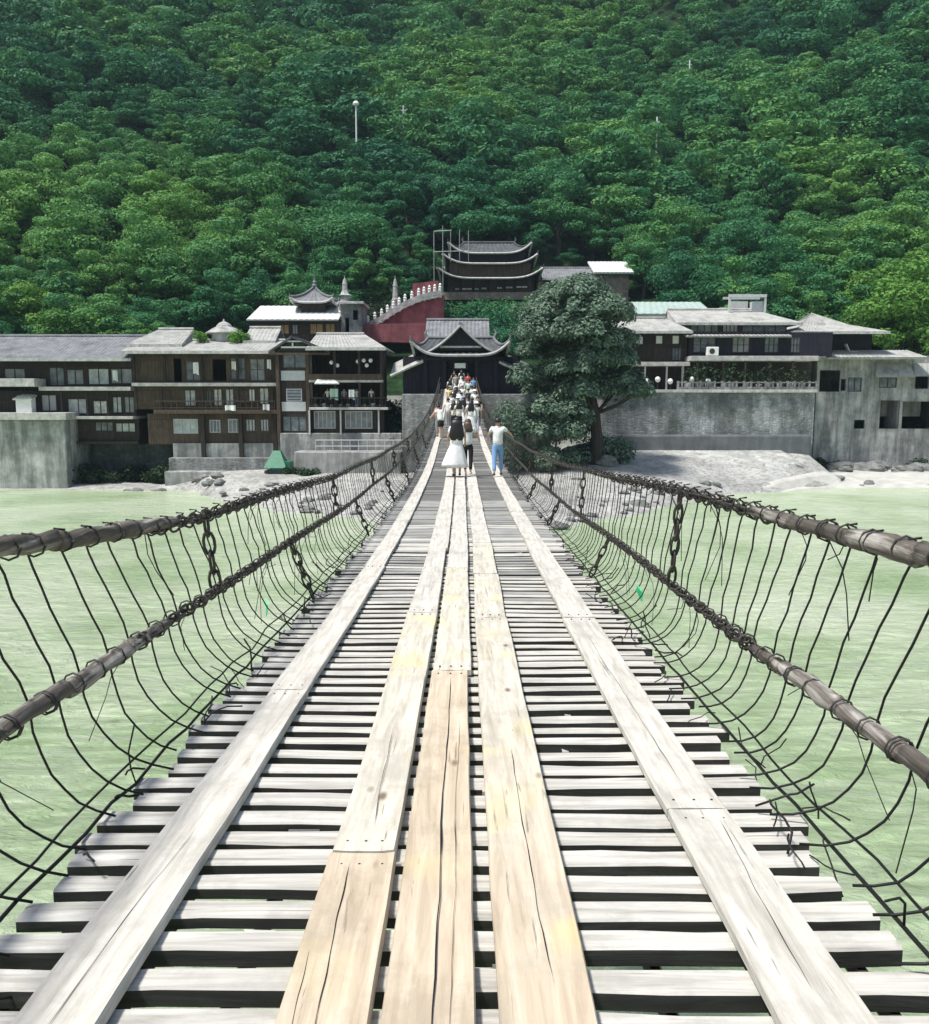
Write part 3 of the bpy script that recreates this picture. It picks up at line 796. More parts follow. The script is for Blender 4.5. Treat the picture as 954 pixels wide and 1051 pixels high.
tag(MB().box(XX(64.5, 80), XX(173, 80), 80.2, 81.2, -1.5, ZZ(456, 80)).build('river_wall', M['stone_dark']), 'dark damp stone wall in the shade below the timber houses', 'wall')

# --- second timber house with three dark floors
Y = 77.2; z = lambda y, Y=77.2: ZZ(y, Y)
L0, L1 = XX(139.5, Y), XX(284, Y)
h = thing('timber_house', (L0 + 6, Y, 0), 'dark brown three storey timber house with a small rooftop cupola', 'house')
ha = hol(Y, (178, 186, 368, 392), (190, 206, 370, 391), (218, 232, 369, 391), (236, 252, 367, 390), (256, 272, 368, 391))
shell(h, L0, L1, Y, 8, z(393), z(360), 'brown_wood', ha)
window(h, *ha[1], Y + .02, 'brown_wood', 'glass', 1, 1); window(h, *ha[3], Y + .02, 'brown_wood', 'glass', 1, 1); window(h, *ha[4], Y + .02, 'brown_wood', 'glass', 1, 1)
slab(h, L0, L1 + .2, Y - .9, Y + 7.8, z(396.5), z(393) - .003)
hb = hol(Y, (189, 201, 400, 417), (211, 217, 401, 417), (219, 228, 399, 417), (231, 240, 399, 417), (255, 262, 399, 413), (266, 276, 398, 415))
shell(h, L0 + .1, L1, Y + .03, 7.9, z(420), z(396.5) - .003, 'brown_wood', hb)
for q, pm in zip(hb, ('paper', 'glass', 'paper', 'paper', 'white', 'paper')): window(h, *q, Y + .05, 'brown_wood', pm, 1, 0)
slab(h, XX(160, Y), L1 + .2, Y - .8, Y + 7.8, z(424.5), z(420.5), 'brown_wood')
railbars(h, XX(160, Y), L1, z(420), .75, Y - .72, 'brown_wood', .5)
hc = hol(Y, (178, 203, 430, 445), (215, 226, 431, 444), (234, 247, 430, 444), (252, 262, 430, 443), (267, 276, 430, 443))
shell(h, XX(150, Y), L1, Y + .06, 7.8, z(456), z(424.5) - .003, 'brown_wood', hc)
for q, pm in zip(hc, ('paper', 'paper', 'paper', 'panel', 'panel')): window(h, *q, Y + .08, 'panel' if pm == 'paper' else 'brown_wood', pm, 2, 0)
posts(h, [XX(141, Y), XX(172, Y), XX(210, Y), XX(246, Y)], z(393), z(361), Y - .5, 'dark_wood', .2)
posts(h, [XX(142, Y), XX(168, Y), XX(210, Y), XX(246, Y), XX(281, Y)], z(420), z(397), Y - .6, 'dark_wood', .2)
posts(h, [XX(208, Y), XX(247, Y), XX(282, Y)], z(470), z(425), Y - .3, 'dark_wood', .34)
gable_roof(h, L0 - .7, L1 + .2, Y - 1.4, Y + 9, z(361.5), ZZ(350, Y + 3.5), Y + 3.5, 'tile_pale', 'trim')
gable_roof(h, XX(140, 80), XX(197, 80), 77.8, 86, ZZ(354.5, 79), ZZ(338.5, 82), 82, 'tile_pale', 'trim', hipl=1.6, hipr=.2)
cu = MB().lathe((XX(231, 81), 81.5, ZZ(352, 81)), [(1.15, 0), (1.15, 1.05), (1.0, 1.06)], 8).build('cupola', M['panel'], h)
MB().lathe((XX(231, 81), 81.5, ZZ(342, 81)), [(1.75, 0), (1.7, .1), (1.1, .45), (.75, .6), (.7, .72), (.45, .95), (.12, 1.08), (.05, 1.3)], 8).build('cupola_roof', M['tile_pale'], cu)
gable_roof(h, XX(258, 82), XX(290, 82), 79.6, 85, ZZ(351, 81), ZZ(337, 82.2), 82.2, 'tile_pale', 'trim')
# stepped bank wall below it
for i, (yt, yb_, Yf, m_) in enumerate(((455, 470, 77.0, 'plaster'), (470, 484, 76.0, 'stone'), (484, 500, 75.0, 'plaster'))):
    tag(bevel(MB().box(XX(171 - i, 76), XX(286, 76), Yf, Yf + 4 - i, ZZ(yb_, Yf) - 1.0, ZZ(yt, Yf)).build('bank_wall', M[m_]), .08, 2),
        ('pale plastered wall directly under the three storey timber house', 'rough grey stone step halfway down the left bank', 'lowest pale stone step at the water on the left bank')[i], 'wall')

# --- third house: gabled stair tower and open veranda wing
Y = 76.2; z = lambda y, Y=76.2: ZZ(y, Y)
h = thing('veranda_house', (XX(340, Y), Y, 0), 'veranda house with a gabled stair tower and two open terraces beside the bridge', 'house')
a0, a1 = XX(285, Y), XX(318, Y)
ht = hol(Y, (294, 310, 399, 412), (290, 315, 427, 443), (290, 315, 363, 378))
shell(h, a0, a1, Y, 7, z(447), z(360), 'dark_wood', ht)
window(h, *ht[0], Y + .02, 'panel', 'glass', 0, 3); window(h, *ht[1], Y + .02, 'dark_wood', 'glass', 2, 0); window(h, *ht[2], Y + .02, 'dark_wood', 'glass', 1, 0)
MB().box(a0 + .35, a1 - .35, Y - .06, Y - .004, z(390.5), z(380.5)).build('wall_panel', M['panel'], h)
MB().box(a0 + .35, a1 - .35, Y - .06, Y - .004, z(422), z(412.5)).build('wall_panel', M['panel'], h)
posts(h, [a0 + .1, a1 - .1], z(455), z(360), Y - .14, 'brown_wood', .3)
# front gable
gx0, gx1, gxm = XX(279, Y), XX(341, Y), XX(303, Y); gz0, gz1 = z(361), z(345.5)
MB().add([(gx0 + .6, Y - .5, gz0), (gx1 - .9, Y - .5, gz0), (gxm, Y - .5, gz1 - .25), (gx0 + .6, Y - .3, gz0), (gx1 - .9, Y - .3, gz0), (gxm, Y - .3, gz1 - .25)],
         [(0,1,2), (5,4,3), (0,3,4,1), (1,4,5,2), (2,5,3,0)]).build('gable', M['dark_wood'], h)
g_ = MB(); g_.box(gxm - 1.0, gxm + 1.3, Y - .58, Y - .502, gz0 + .28, gz0 + .42); g_.box(gxm - .06, gxm + .06, Y - .6, Y - .503, gz0 + .43, gz1 - .55)
g_.box(gxm - .75, gxm + .9, Y - .585, Y - .504, gz0 + .78, gz0 + .9); g_.build('gable_tracery', M['white'], h)
rg = MB(); rg.slope((gx0, Y - .9, gz0), (gx0, Y + 5, gz0), (gxm, Y - .9, gz1), (gxm, Y + 5, gz1)); rg.slope((gx1, Y + 5, gz0), (gx1, Y - .9, gz0), (gxm, Y + 5, gz1), (gxm, Y - .9, gz1))
ro_ = rg.build('roof', M['tile_dark'], h)
MB().box(gx0, gx1, Y - .95, Y - .86, gz0 - .3, gz0 - .12).build('eave_trim', M['brown_wood'], ro_)
b0, b1 = XX(318.5, Y), XX(394, Y)
gable_roof(h, XX(318, Y), XX(398, Y), Y - 1.4, Y + 8, z(358), ZZ(343.5, Y + 4.2), Y + 4.2, 'tile_pale', 'trim', hipr=2.4, hipl=.01)
bk = MB().box(b0, b1, Y + 3.0, Y + 3.2, z(418), z(357)); bk.box(b1 - .2, b1, Y + .4, Y + 2.99, z(418), z(357)); bk.build('wall', M['dark_wood'], h)
slab(h, b0, b1, Y - .5, Y + 2.99, z(392.5), z(390)); 
MB().box(b0 + .02, b1 - .02, Y - .55, Y - .40, z(390) + .003, z(384)).build('balustrade', M['brown_wood'], h)
posts(h, [b0 + .2, XX(345, Y), XX(370, Y), b1 - .15], z(384), z(358), Y - .45, 'dark_wood', .2)
posts(h, [b0 + .2, XX(345, Y), XX(370, Y), b1 - .15], z(418), z(393), Y - .45, 'dark_wood', .2)
aw = MB().slope((XX(327, Y), Y - 2.0, z(394)), (XX(352, Y), Y - 2.0, z(394)), (XX(327, Y), Y - .58, z(389.5)), (XX(345, Y), Y - .58, z(389.5)), .5, .02, .06); aw.build('awning', M['sheet_roof'], h)
slab(h, b0, XX(399, Y), Y - .7, Y + 3.1, z(420.5), z(418) - .003)
railbars(h, b0, XX(397, Y), z(418), .85, Y - .62, 'dark_wood', .45)
hg = hol(Y, (322, 344, 422, 440), (354, 382, 422, 440))
shell(h, b0, b1, Y + .2, 4, z(444), z(420.5) - .003, 'dark_wood', hg)
for q in hg: window(h, *q, Y + .22, 'panel', 'paper', 4, 0)
posts(h, [XX(318, Y), XX(350, Y), XX(389, Y)], z(446), z(421), Y - .4, 'panel', .13)
hb_ = tag(MB().box(XX(286.5, 75.8), XX(412, 75.8), 75.8, 80, 0, ZZ(444.5, 75.8)).build('foundation_wall', M['plaster']), 'pale stained foundation wall below the veranda house', 'wall'); bevel(hb_, .06)
tag(bevel(MB().box(XX(300, 73), XX(411, 73), 73.2, 75.7, 0, ZZ(464, 73)).build('bank_wall', M['concrete']), .06), 'low concrete bank wall left of the bridge end', 'wall')
# pipe handrail on that wall
mb = MB(); zt = ZZ(452, 73)
for i in range(12):
    x = XX(322, 73) + i * .72; mb.tube([(x, 73.4, ZZ(464, 73)), (x, 73.4, zt)], .03, 5)
for q in (0, .5): mb.tube([(XX(322, 73), 73.4, zt - q), (XX(322, 73) + 7.92, 73.4, zt - q)], .035, 5)
tag(mb.build('pipe_handrail', M['panel']), 'pale pipe handrail along the low bank wall left of the bridge end', 'handrail')
# a row of plants on the terrace and clutter
def pot(x, y, z0, s, label, group=None):
    t = thing('potted_plant', (x, y, z0), label, 'plant', group)
    MB().lathe((x, y, z0), [(.13 * s, 0), (.19 * s, .3 * s), (.16 * s, .31 * s)], 8).build('pot', M['panel'], t)
    leaf_ball(x, y, z0 + .62 * s, .42 * s, .5 * s, 70, .13 * s).build('foliage', M['leaf_shrub'], t)
def leaf_ball(x, y, z0, rx, rz, n, s, mb=None):
    mb = mb or MB()
    for _ in range(n):
        d = Vector((rnd.gauss(0, 1), rnd.gauss(0, 1), rnd.gauss(0, 1))).normalized() * rnd.uniform(.55, 1)
        leaf(mb, Vector((x + d.x * rx, y + d.y * rx, z0 + d.z * rz)), (d + Vector((rnd.gauss(0, .5), rnd.gauss(0, .5), .5 + rnd.gauss(0, .5)))), s * rnd.uniform(.6, 1.2))
    return mb
def leaf(mb, c, nrm, s):
    nrm = nrm.normalized() if nrm.length > 1e-6 else Vector((0, 0, 1))
    a = nrm.orthogonal().normalized(); b = nrm.cross(a); t = rnd.uniform(0, 6.28)
    u = a * math.cos(t) + b * math.sin(t); v = nrm.cross(u)
    k = rnd.uniform(.55, .8)
    mb.add([c - u * s * .55, c - v * s * .5 * k + nrm * s * .1, c + u * s * .55, c + v * s * .5 * k + nrm * s * .1], [(0, 1, 2, 3)])
for i in range(9):
    pot(XX(324 + i * 8.4, Y), Y - .25 + .3 * (i % 2), z(418) + .002, rnd.uniform(.75, 1.2), 'leafy potted plant on the lower terrace of the veranda house', 'potted plants on the veranda house terrace')
for i, (px_, py_) in enumerate(((341, 372), (347, 375), (368, 371), (374, 370), (381, 370), (377, 375))):
    x, zz = XX(px_, Y - .3), ZZ(py_, Y - .3)
    t = thing('paper_lantern', (x, Y - .3, zz), 'white paper lantern hung under the veranda house eave', 'lantern', 'paper lanterns under the veranda house eave')
    MB().lathe((x, Y - .3, zz), [(.06, -.17), (.15, -.1), (.18, 0), (.15, .1), (.06, .17)], 8).build('lamp_shade', M['white'], t)
    MB().tube([(x, Y - .3, zz + .17), (x, Y - .3, z(359))], .015, 4).build('cord', M['wire'], t)

# --- grey roofed hall behind, with a small pagoda roof
Y = 95; z = lambda y, Y=95: ZZ(y, Y)
h = thing('temple_hall', (XX(310, Y), Y, z(345)), 'low hall with a pale sheet roof and orange-lit windows behind the veranda house', 'building')
x0, x1 = XX(262, Y), XX(350, Y)
hh = hol(Y, (286, 297, 333, 343), (300, 306, 333, 343), (318, 332, 332, 343), (334, 344, 332, 343))
shell(h, x0, x1, Y, 6, z(352) - 4, z(329), 'brown_wood', hh)
for q, pm in zip(hh, ('amber', 'panel', 'amber', 'amber')): window(h, *q, Y + .02, 'brown_wood', pm, 1, 0)
MB().slope((XX(258, Y), Y - 1.2, z(329)), (XX(350.5, Y), Y - 1.2, z(329)), (XX(259, Y), Y + 5, ZZ(314, Y + 5)), (XX(350, Y), Y + 5, ZZ(314, Y + 5)), .6, .04).build('roof', M['sheet_roof'], h)
x2, x3 = XX(350.5, Y), XX(372, Y)
hw_ = hol(Y, (354, 358, 326, 342), (362, 367, 318, 328))
shell(h, x2, x3, Y + .4, 5, z(352) - 4, z(312), 'stone', hw_)
slab(h, x2 - .2, x3 + .3, Y - .2, Y + 5.6, z(312) + .003, z(309.5), 'ledge', 'flat_roof')

def curved_roof(parent, cx, cy, z0, hx, hy, H, rl, lift=.8, mat='tile_dark', trim='trim', ridge='tile_dark', n=28, rows=8, name='roof', finial=False):
    """hipped roof with concave slopes and upturned corners"""
    mb = MB(); ring = []
    def pt(side, s_, t):
        X0, Y0 = hx + (rl - hx) * t, hy * (1 - t)
        if side == 0: p = (s_ * X0, -Y0)
        elif side == 1: p = (X0, s_ * Y0)
        elif side == 2: p = (-s_ * X0, Y0)
        else: p = (-X0, -s_ * Y0)
        zz = H * (.5 * t + .5 * t * t) + lift * abs(s_) ** 5 * (1 - t) ** 2
        f = 1 + .05 * abs(s_) ** 8 * (1 - t)
        return Vector((cx + p[0] * f, cy + p[1] * f, z0 + zz))
    for side in range(4):
        base = len(mb.v)
        for j in range(rows + 1):
            for i in range(n + 1):
                p = pt(side, -1 + 2 * i / n, j / rows)
                if 0 < i < n and i % 2: p.z += .07
                mb.v.append(tuple(p))
        for j in range(rows):
            for i in range(n):
                q = base + j * (n + 1) + i; mb.f.append((q, q + 1, q + n + 2, q + n + 1))
        base = len(mb.v)      # underside
        for j in range(3):
            for i in range(n + 1):
                p = pt(side, -1 + 2 * i / n, j * .2); p.z -= .16 + .02 * j; mb.v.append(tuple(p))
        for j in range(2):
            for i in range(n):
                q = base + j * (n + 1) + i; mb.f.append((q, q + n + 1, q + n + 2, q + 1))
    o = mb.build(name, M[mat], parent)
    e = MB()
    for side in range(4):
        P = [pt(side, -1 + 2 * i / n, 0) - Vector((0, 0, .05)) for i in range(n + 1)]
        e.tube(P, .13, 5)
    e.build('eave_trim', M[trim], o)
    r_ = MB()
    for side, s_ in ((0, -1), (0, 1), (2, -1), (2, 1)):
        P = [pt(side, s_, t / 10) + Vector((0, 0, .1)) for t in range(11)]
        d = P[0] - P[1]; P = [P[0] + Vector((d.x * .25, d.y * .25, .28))] + P
        r_.tube(P, [.05] + [.13] * 11, 6)
    if rl > .05:
        r_.tube([(cx - rl - .2, cy, z0 + H + .12), (cx + rl + .2, cy, z0 + H + .12)], .17, 6)
        for s_ in (-1, 1): r_.tube([(cx + s_ * (rl + .1), cy, z0 + H + .1), (cx + s_ * (rl + .25), cy, z0 + H + .5), (cx + s_ * (rl + .12), cy, z0 + H + .8)], [.17, .13, .04], 6)
    if finial:
        r_.lathe((cx, cy, z0 + H), [(.22, 0), (.3, .2), (.14, .38), (.22, .55), (.06, .8), (.02, 1.3)], 8)
    r_.build('ridge', M[ridge], o)
    return o
t = thing('rooftop_pavilion', (XX(325, 97), 97, ZZ(315, 97)), 'small pavilion with upswept grey roof and spike behind the sheet roofed hall', 'pavilion')
cx = XX(325, 98)
MB().box(cx - 1.3, cx + 1.3, 97, 99.4, ZZ(322, 98), ZZ(310, 98)).build('wall', M['dark_wood'], t)
curved_roof(t, cx, 98.2, ZZ(311.5, 98), 2.2, 1.9, 1.75, .02, .5, 'tile', 'trim', 'tile', 12, 6, finial=True)
MB().box(cx - 2.3, cx + 2.2, 97.2, 99.2, ZZ(313, 98), ZZ(312, 98) - .03).build('platform', M['tile_dark'], t)
for i, (px_, yt, yb_, Yq, lab) in enumerate(((356, 283, 310, 98, 'pale stone spire on a curved base beside the small pavilion roof'), (407, 283, 316, 104, 'slender pale stone spire left of the red terrace'))):
    x = XX(px_, Yq); zt, zb = ZZ(yt, Yq), ZZ(yb_, Yq); hh_ = zt - zb
    t = thing('stone_spire', (x, Yq, zb), lab, 'spire')
    MB().lathe((x, Yq, zb - 1.5), [(.7, 0), (.7, 1.5), (.55, 1.7), (.5, 1.5 + hh_ * .25)], 8).build('base', M['stone'], t)
    MB().lathe((x, Yq, zb + hh_ * .25), [(.72 if i == 0 else .42, 0), (.5 if i == 0 else .36, .15), (.3, hh_ * .2), (.26, hh_ * .4), (.3, hh_ * .42), (.16, hh_ * .6), (.06, hh_ * .65), (.02, hh_ * .76)], 8).build('spire', M['stone_pale'], t)

# --- red terraces with the white balustrade stair
t = thing('red_terrace', (XX(415, 97), 97, ZZ(350, 97)), 'dark red terrace walls climbing the slope below the pagoda', 'terrace')
def poly_prism(mb, pts, y0, y1):
    n = len(pts)
    mb.add([(p[0], y0, p[1]) for p in pts] + [(p[0], y1, p[1]) for p in pts],
           [tuple(range(n)), tuple(reversed(range(n, 2 * n)))] + [(i, n + i, n + (i + 1) % n, (i + 1) % n) for i in range(n)])
    return mb
Yr = 97
poly_prism(MB(), [PX(352, 350, Yr), PX(440, 352, Yr), PX(440, 331, Yr), PX(372, 333, Yr)], Yr, Yr + 3).build('lower_wall', M['red'], t)
Yr = 101
poly_prism(MB(), [PX(358, 340, Yr), PX(455, 340, Yr), PX(456, 303, Yr), PX(428, 306, Yr), PX(402, 322, Yr)], Yr, Yr + 3).build('upper_wall', M['red'], t)
Yr = 107
poly_prism(MB(), [PX(423, 312, Yr), PX(450, 312, Yr), PX(450, 288, Yr), PX(424, 291, Yr)], Yr, Yr + 3).build('back_wall', M['red'], t)
t2 = thing('stone_balustrade', (XX(400, 100.6), 100.6, ZZ(322, 100.6)), 'white stone balustrade stepping up the red terrace stair', 'balustrade')
path = [(352, 345), (362, 336), (378, 331), (392, 324), (404, 316), (416, 309), (430, 303), (441, 300), (452, 298)]
P = [(*PX(a, b, 100.7),) for a, b in path]
m_ = MB()
for (xa, za), (xb, zb) in zip(P, P[1:]):
    m_.add([(xa, 100.5, za - .75), (xb, 100.5, zb - .75), (xb, 100.5, zb), (xa, 100.5, za), (xa, 100.9, za - .75), (xb, 100.9, zb - .75), (xb, 100.9, zb), (xa, 100.9, za)],
           [(0,1,2,3), (7,6,5,4), (3,2,6,7), (0,4,5,1)])
m_.build('panel', M['stone_pale'], t2)
for i in range(17):
    s_ = i / 16 * (len(P) - 1); k = min(int(s_), len(P) - 2); f = s_ - k
    x, zz = P[k][0] + (P[k+1][0] - P[k][0]) * f, P[k][1] + (P[k+1][1] - P[k][1]) * f
    MB().lathe((x, 100.7, zz - .8), [(.17, 0), (.17, 1.1), (.22, 1.14), (.12, 1.25), (.17, 1.42), (.03, 1.6)], 6).build('post', M['white'], t2)

# --- the three tiered pagoda hall
Yp = 116; z = lambda y, Y=116: ZZ(y, Y)
h = thing('pagoda_hall', (XX(502, Yp), Yp + 4, z(310)), 'three tiered temple hall with upswept pale edged roofs on the slope above the gate', 'temple')
cx = XX(503, Yp, 280)
base_z = z(307)
MB().box(XX(452, Yp), XX(547, Yp), Yp - .2, Yp + 9, base_z - 7, base_z - .2).build('foundation', M['stone_dark'], h)
MB().box(XX(453, Yp), XX(546, Yp), Yp - 1.2, Yp + 9.2, base_z - .197, z(301)).build('terrace', M['brick'], h)
hs_ = hol(Yp, (467, 472, 295, 298), (474, 485, 295, 298), (487, 492, 295, 298), (494, 500, 294.5, 297.5), (510, 516, 294, 297), (519, 527, 293.5, 296.5), (529, 542, 293, 296))
shell(h, XX(462, Yp), XX(545, Yp), Yp, 8, z(301) + .003, z(286), 'brown_wood', hs_)
for q in hs_: window(h, *q, Yp + .02, 'gate_wood', 'white', 1, 0)
posts(h, [XX(q, Yp) for q in (461, 473, 486, 501, 517, 528, 546)], z(301) + .003, z(286), Yp - .8, 'gate_wood', .26)
curved_roof(h, cx, Yp + 4, z(287.5), 6.35, 6.2, 1.7, 4.9, 1.25, 'tile_dark', 'trim')
MB().box(cx - 5.2, cx + 5.2, Yp - .4, Yp + 8.4, z(285), z(270)).build('wall', M['brown_wood'], h)
curved_roof(h, cx, Yp + 4, ZZ(271.5, Yp), 5.75, 5.2, 1.5, 4.4, 1.15, 'tile_dark', 'trim')
MB().box(cx - 4.6, cx + 4.6, Yp + .4, Yp + 7.6, z(270), z(258)).build('wall', M['gate_wood'], h)
curved_roof(h, cx, Yp + 4, ZZ(260, Yp), 5.1, 4.4, 1.9, 3.3, 1.3, 'tile_dark', 'trim')
# scaffold of pale poles at its left
t = thing('pole_frame', (XX(458, 112), 112, z(275)), 'frame of pale poles standing left of the three tiered hall', 'scaffold')
for q, ya in ((446, 236), (455, 230), (463, 236), (472, 235), (481, 236)):
    MB().tube([(XX(q, 112), 112 + (q % 3) * .5, ZZ(305 if q < 460 else 268, 112)), (XX(q, 112), 112 + (q % 3) * .5, ZZ(ya, 112))], .045, 5).build('pole', M['trim_grey'], t)
MB().tube([(XX(446, 112), 112.3, ZZ(237, 112)), (XX(464, 112), 112.3, ZZ(236, 112))], .06, 5).build('crossbar', M['trim_grey'], t)
MB().tube([(XX(446, 112), 112.3, ZZ(258, 112)), (XX(482, 112), 112.3, ZZ(257, 112))], .05, 5).build('crossbar', M['trim_grey'], t)

# --- low buildings right of it
Y = 118; z = lambda y, Y=118: ZZ(y, Y)
h = thing('side_hall', (XX(582, Y), Y, z(303)), 'low dark hall with a grey tiled roof right of the three tiered hall', 'building')
hh = hol(Y, (561, 567, 290, 300), (581, 587, 290, 300), (594, 600, 289, 299))
shell(h, XX(556, Y), XX(607, Y), Y, 6, z(312), z(286), 'dark_wood', hh)
for q in hh: window(h, *q, Y + .02, 'dark_wood', 'paper', 1, 1)
gable_roof(h, XX(555, Y), XX(609, Y), Y - 1.2, Y + 7, z(287), ZZ(275.5, Y + 3), Y + 3, 'tile', 'trim')
h = thing('brick_house', (XX(625, Y), Y, z(303)), 'brown brick house with a pale sheet roof at the forest edge', 'house')
shell(h, XX(609, Y), XX(642, Y), Y - .5, 6, z(312), z(281.5), 'brick', hol(Y - .5, (616, 622, 287, 294)))
window(h, *hol(Y - .5, (616, 622, 287, 294))[0], Y - .48, 'dark_wood', 'glass')
MB().slope((XX(606, Y), Y - 1.4, z(281)), (XX(646, Y), Y - 1.4, z(281)), (XX(601, Y + 5), Y + 5, ZZ(268.5, Y + 5)), (XX(640, Y + 5), Y + 5, ZZ(268.5, Y + 5)), .5, .04, .2).build('roof', M['sheet_roof'], h)

# --- bridge gate tower
Yg = 76.0; z = lambda y, Y=76.0: ZZ(y, Y)
g = thing('gate_tower', (XX(472.5, Yg), Yg, z(405)), 'dark gate tower with a gabled upswept roof at the end of the bridge', 'gate')
cx = XX(473, Yg)
zf = dz(75) 
ox0, ox1 = XX(458.5, Yg), XX(487.5, Yg)
m_ = MB(); m_.wall(XX(414, Yg), XX(534, Yg), zf - .4, z(366), Yg, .5, [(ox0, ox1, zf - .05, z(373))])
m_.box(XX(414, Yg), XX(414, Yg) + .5, Yg + .502, Yg + 9.6, zf - .4, z(366)); m_.box(XX(534, Yg) - .5, XX(534, Yg), Yg + .502, Yg + 9.6, zf - .4, z(366))
m_.build('wall', M['gate_wood'], g)
MB().box(XX(414, Yg), XX(534, Yg), Yg + .51, Yg + 14, zf - .45, zf - .06).build('floor', M['wood_cross_old'], g)
MB().box(XX(414, Yg) + .503, XX(534, Yg) - .503, Yg + 9.2, Yg + 9.6, zf - .05, z(366)).build('back_wall', M['back_plaster'], g)
posts(g, [ox0 - .2, ox1 + .2, XX(437, Yg), XX(509, Yg)], zf - .4, z(366), Yg - .25, 'gate_wood', .34)
for a, b in ((ox0 - .02, ox0 + .55), (ox1 - .55, ox1 + .02)):   # open door leaves
    MB().box(a, a + .1, Yg + .6, Yg + 1.7, zf, z(375)).build('door', M['gate_wood'], g)
MB().box(XX(465, Yg), XX(480, Yg), Yg - .5, Yg - .4, z(379.5), z(371.5)).build('plaque_frame', M['gate_wood'], g)
MB().box(XX(467, Yg), XX(478, Yg), Yg - .54, Yg - .503, z(378), z(373)).build('plaque', M['white'], g)
MB().box(XX(430, Yg), XX(516, Yg), Yg - .55, Yg - .26, z(370), z(367)).build('lintel_beam', M['gate_wood'], g)
# roof: broad eave with upturned tips, gable facing the bridge, ridge hall behind
curved_roof(g, cx, Yg + 3.2, z(365), 3.95, 4.6, 1.6, 2.9, 1.15, 'tile_dark', 'trim_grey', 'tile')
# front gable
zb, za = z(359), z(334.5)
wx = 2.25
def gs(sg):
    mb = MB(); n = 8; V = []
    for j in range(n + 1):
        t = j / n; x = cx + sg * wx * (1 - t) * 1.25; zz = zb - .25 + (za - zb + .25) * (.62 * t + .38 * t * t)
        for k in range(13):
            V.append((x, Yg - 1.0 + 5.2 * k / 12, zz + (.06 if k % 2 else 0)))
    F_ = [(j * 13 + k, j * 13 + k + 1, (j + 1) * 13 + k + 1, (j + 1) * 13 + k) for j in range(n) for k in range(12)]
    nv = len(V); V += [(x, y_, zz - .16) for x, y_, zz in V]
    F_ += [tuple(q + nv for q in reversed(f)) for f in F_]
    mb.add(V, F_); return mb
gr = MB(); 
for sg in (-1, 1):
    q = gs(sg); gr.add(q.v, q.f)
gro = gr.build('gable_roof', M['tile_dark'], g)
bb = MB()
for sg in (-1, 1):
    P = []
    for j in range(9):
        t = j / 8; P.append((cx + sg * wx * (1 - t) * 1.25, Yg - 1.05, zb - .28 + (za - zb + .25) * (.62 * t + .38 * t * t)))
    bb.tube(P, .10, 5)
bb.build('barge_board', M['trim_grey'], gro)
MB().tube([(cx, Yg - 1.1, za + .1), (cx, Yg + 4.2, za + .1)], .16, 6).build('ridge', M['tile'], gro)
MB().add([(cx - wx, Yg - .6, zb - .1), (cx + wx, Yg - .6, zb - .1), (cx, Yg - .6, za - .2), (cx - wx, Yg - .4, zb - .1), (cx + wx, Yg - .4, zb - .1), (cx, Yg - .4, za - .2)],
         [(0,1,2), (5,4,3), (0,3,4,1), (1,4,5,2), (2,5,3,0)]).build('gable', M['gate_wood'], g)
MB().box(cx - 1.75, cx + 1.75, Yg - .72, Yg - .61, z(357.5), z(355.5)).build('gable_beam', M['trim'], g)
gable_roof(g, XX(438, 82), XX(502, 82), 80, 86, ZZ(347, 80), ZZ(329, 83), 83, 'tile', 'trim')
MB().box(XX(440, 82), XX(500, 82), 80.7, 85.4, ZZ(366, 82), ZZ(347.3, 82)).build('upper_wall', M['gate_wood'], g)
for sg, xa, xb, y0_, y1_ in ((-1, 402, 435, 386, 371), (1, 545, 512, 387, 372)):
    mb = MB(); e0, e1 = (XX(xa, Yg), Yg - 1.0, z(y0_)), (XX(xa, Yg), Yg + 3, z(y0_) + 1.15)
    r0, r1 = (XX(xb, Yg), Yg - 1.0, z(y1_)), (XX(xb, Yg), Yg + 3, z(y1_) + 1.15)
    mb.slope(e0, e1, r0, r1); q = mb.build('side_roof', M['tile_pale' if sg < 0 else 'tile'], g)
    MB().tube([e0, r0], .1, 5).build('eave_trim', M['trim'], q)
# stone abutments
tag(bevel(MB().box(XX(413, 74), XX(455, 74), 73.6, 84, -1, zf - .41).build('stone_abutment', M['stone']), .05), 'grey stone abutment under the gate tower left of the bridge', 'abutment')
tag(bevel(MB().box(XX(493, 74), XX(566, 74), 73.6, 84, -1, zf - .41).build('stone_abutment', M['stone']), .05), 'grey stone abutment behind the dark tree right of the bridge', 'abutment')
tag(MB().box(XX(455, 74) + .003, XX(493, 74) - .003, 75.1, 84, -1, zf - .47).build('stone_abutment', M['stone_dark']), 'recessed stone abutment where the bridge deck meets the gate', 'abutment')

# --- right bank: small house with three white windows
Y = 85.5; z = lambda y, Y=85.5: ZZ(y, Y)
h = thing('small_house', (XX(670, Y), Y, z(400)), 'small dark house with three bright white windows and a pale hipped roof', 'house')
hh = hol(Y, (653, 661, 345, 354), (673, 681, 344, 353.5), (690, 698, 344, 353.5), (690, 700, 357, 370))
shell(h, XX(634, Y), XX(704, Y), Y, 6, z(372), z(341), 'dark_wood', hh)
for q in hh[:3]: window(h, *q, Y + .02, 'dark_wood', 'white', 0, 0)
window(h, *hh[3], Y + .02, 'dark_wood', 'glass', 2, 0)
gable_roof(h, XX(631, Y), XX(706, Y), Y - 1.2, Y + 7, z(341), ZZ(327, Y + 3), Y + 3, 'tile_pale', 'trim', hipr=1.7, hipl=.01)
slab(h, XX(630, Y), XX(704, Y), Y - 1.4, Y + 5.9, z(376), z(372) - .003)
posts(h, [XX(q, Y) for q in (640, 660, 682, 698)], z(400), z(376), Y - .8, 'panel', .16)
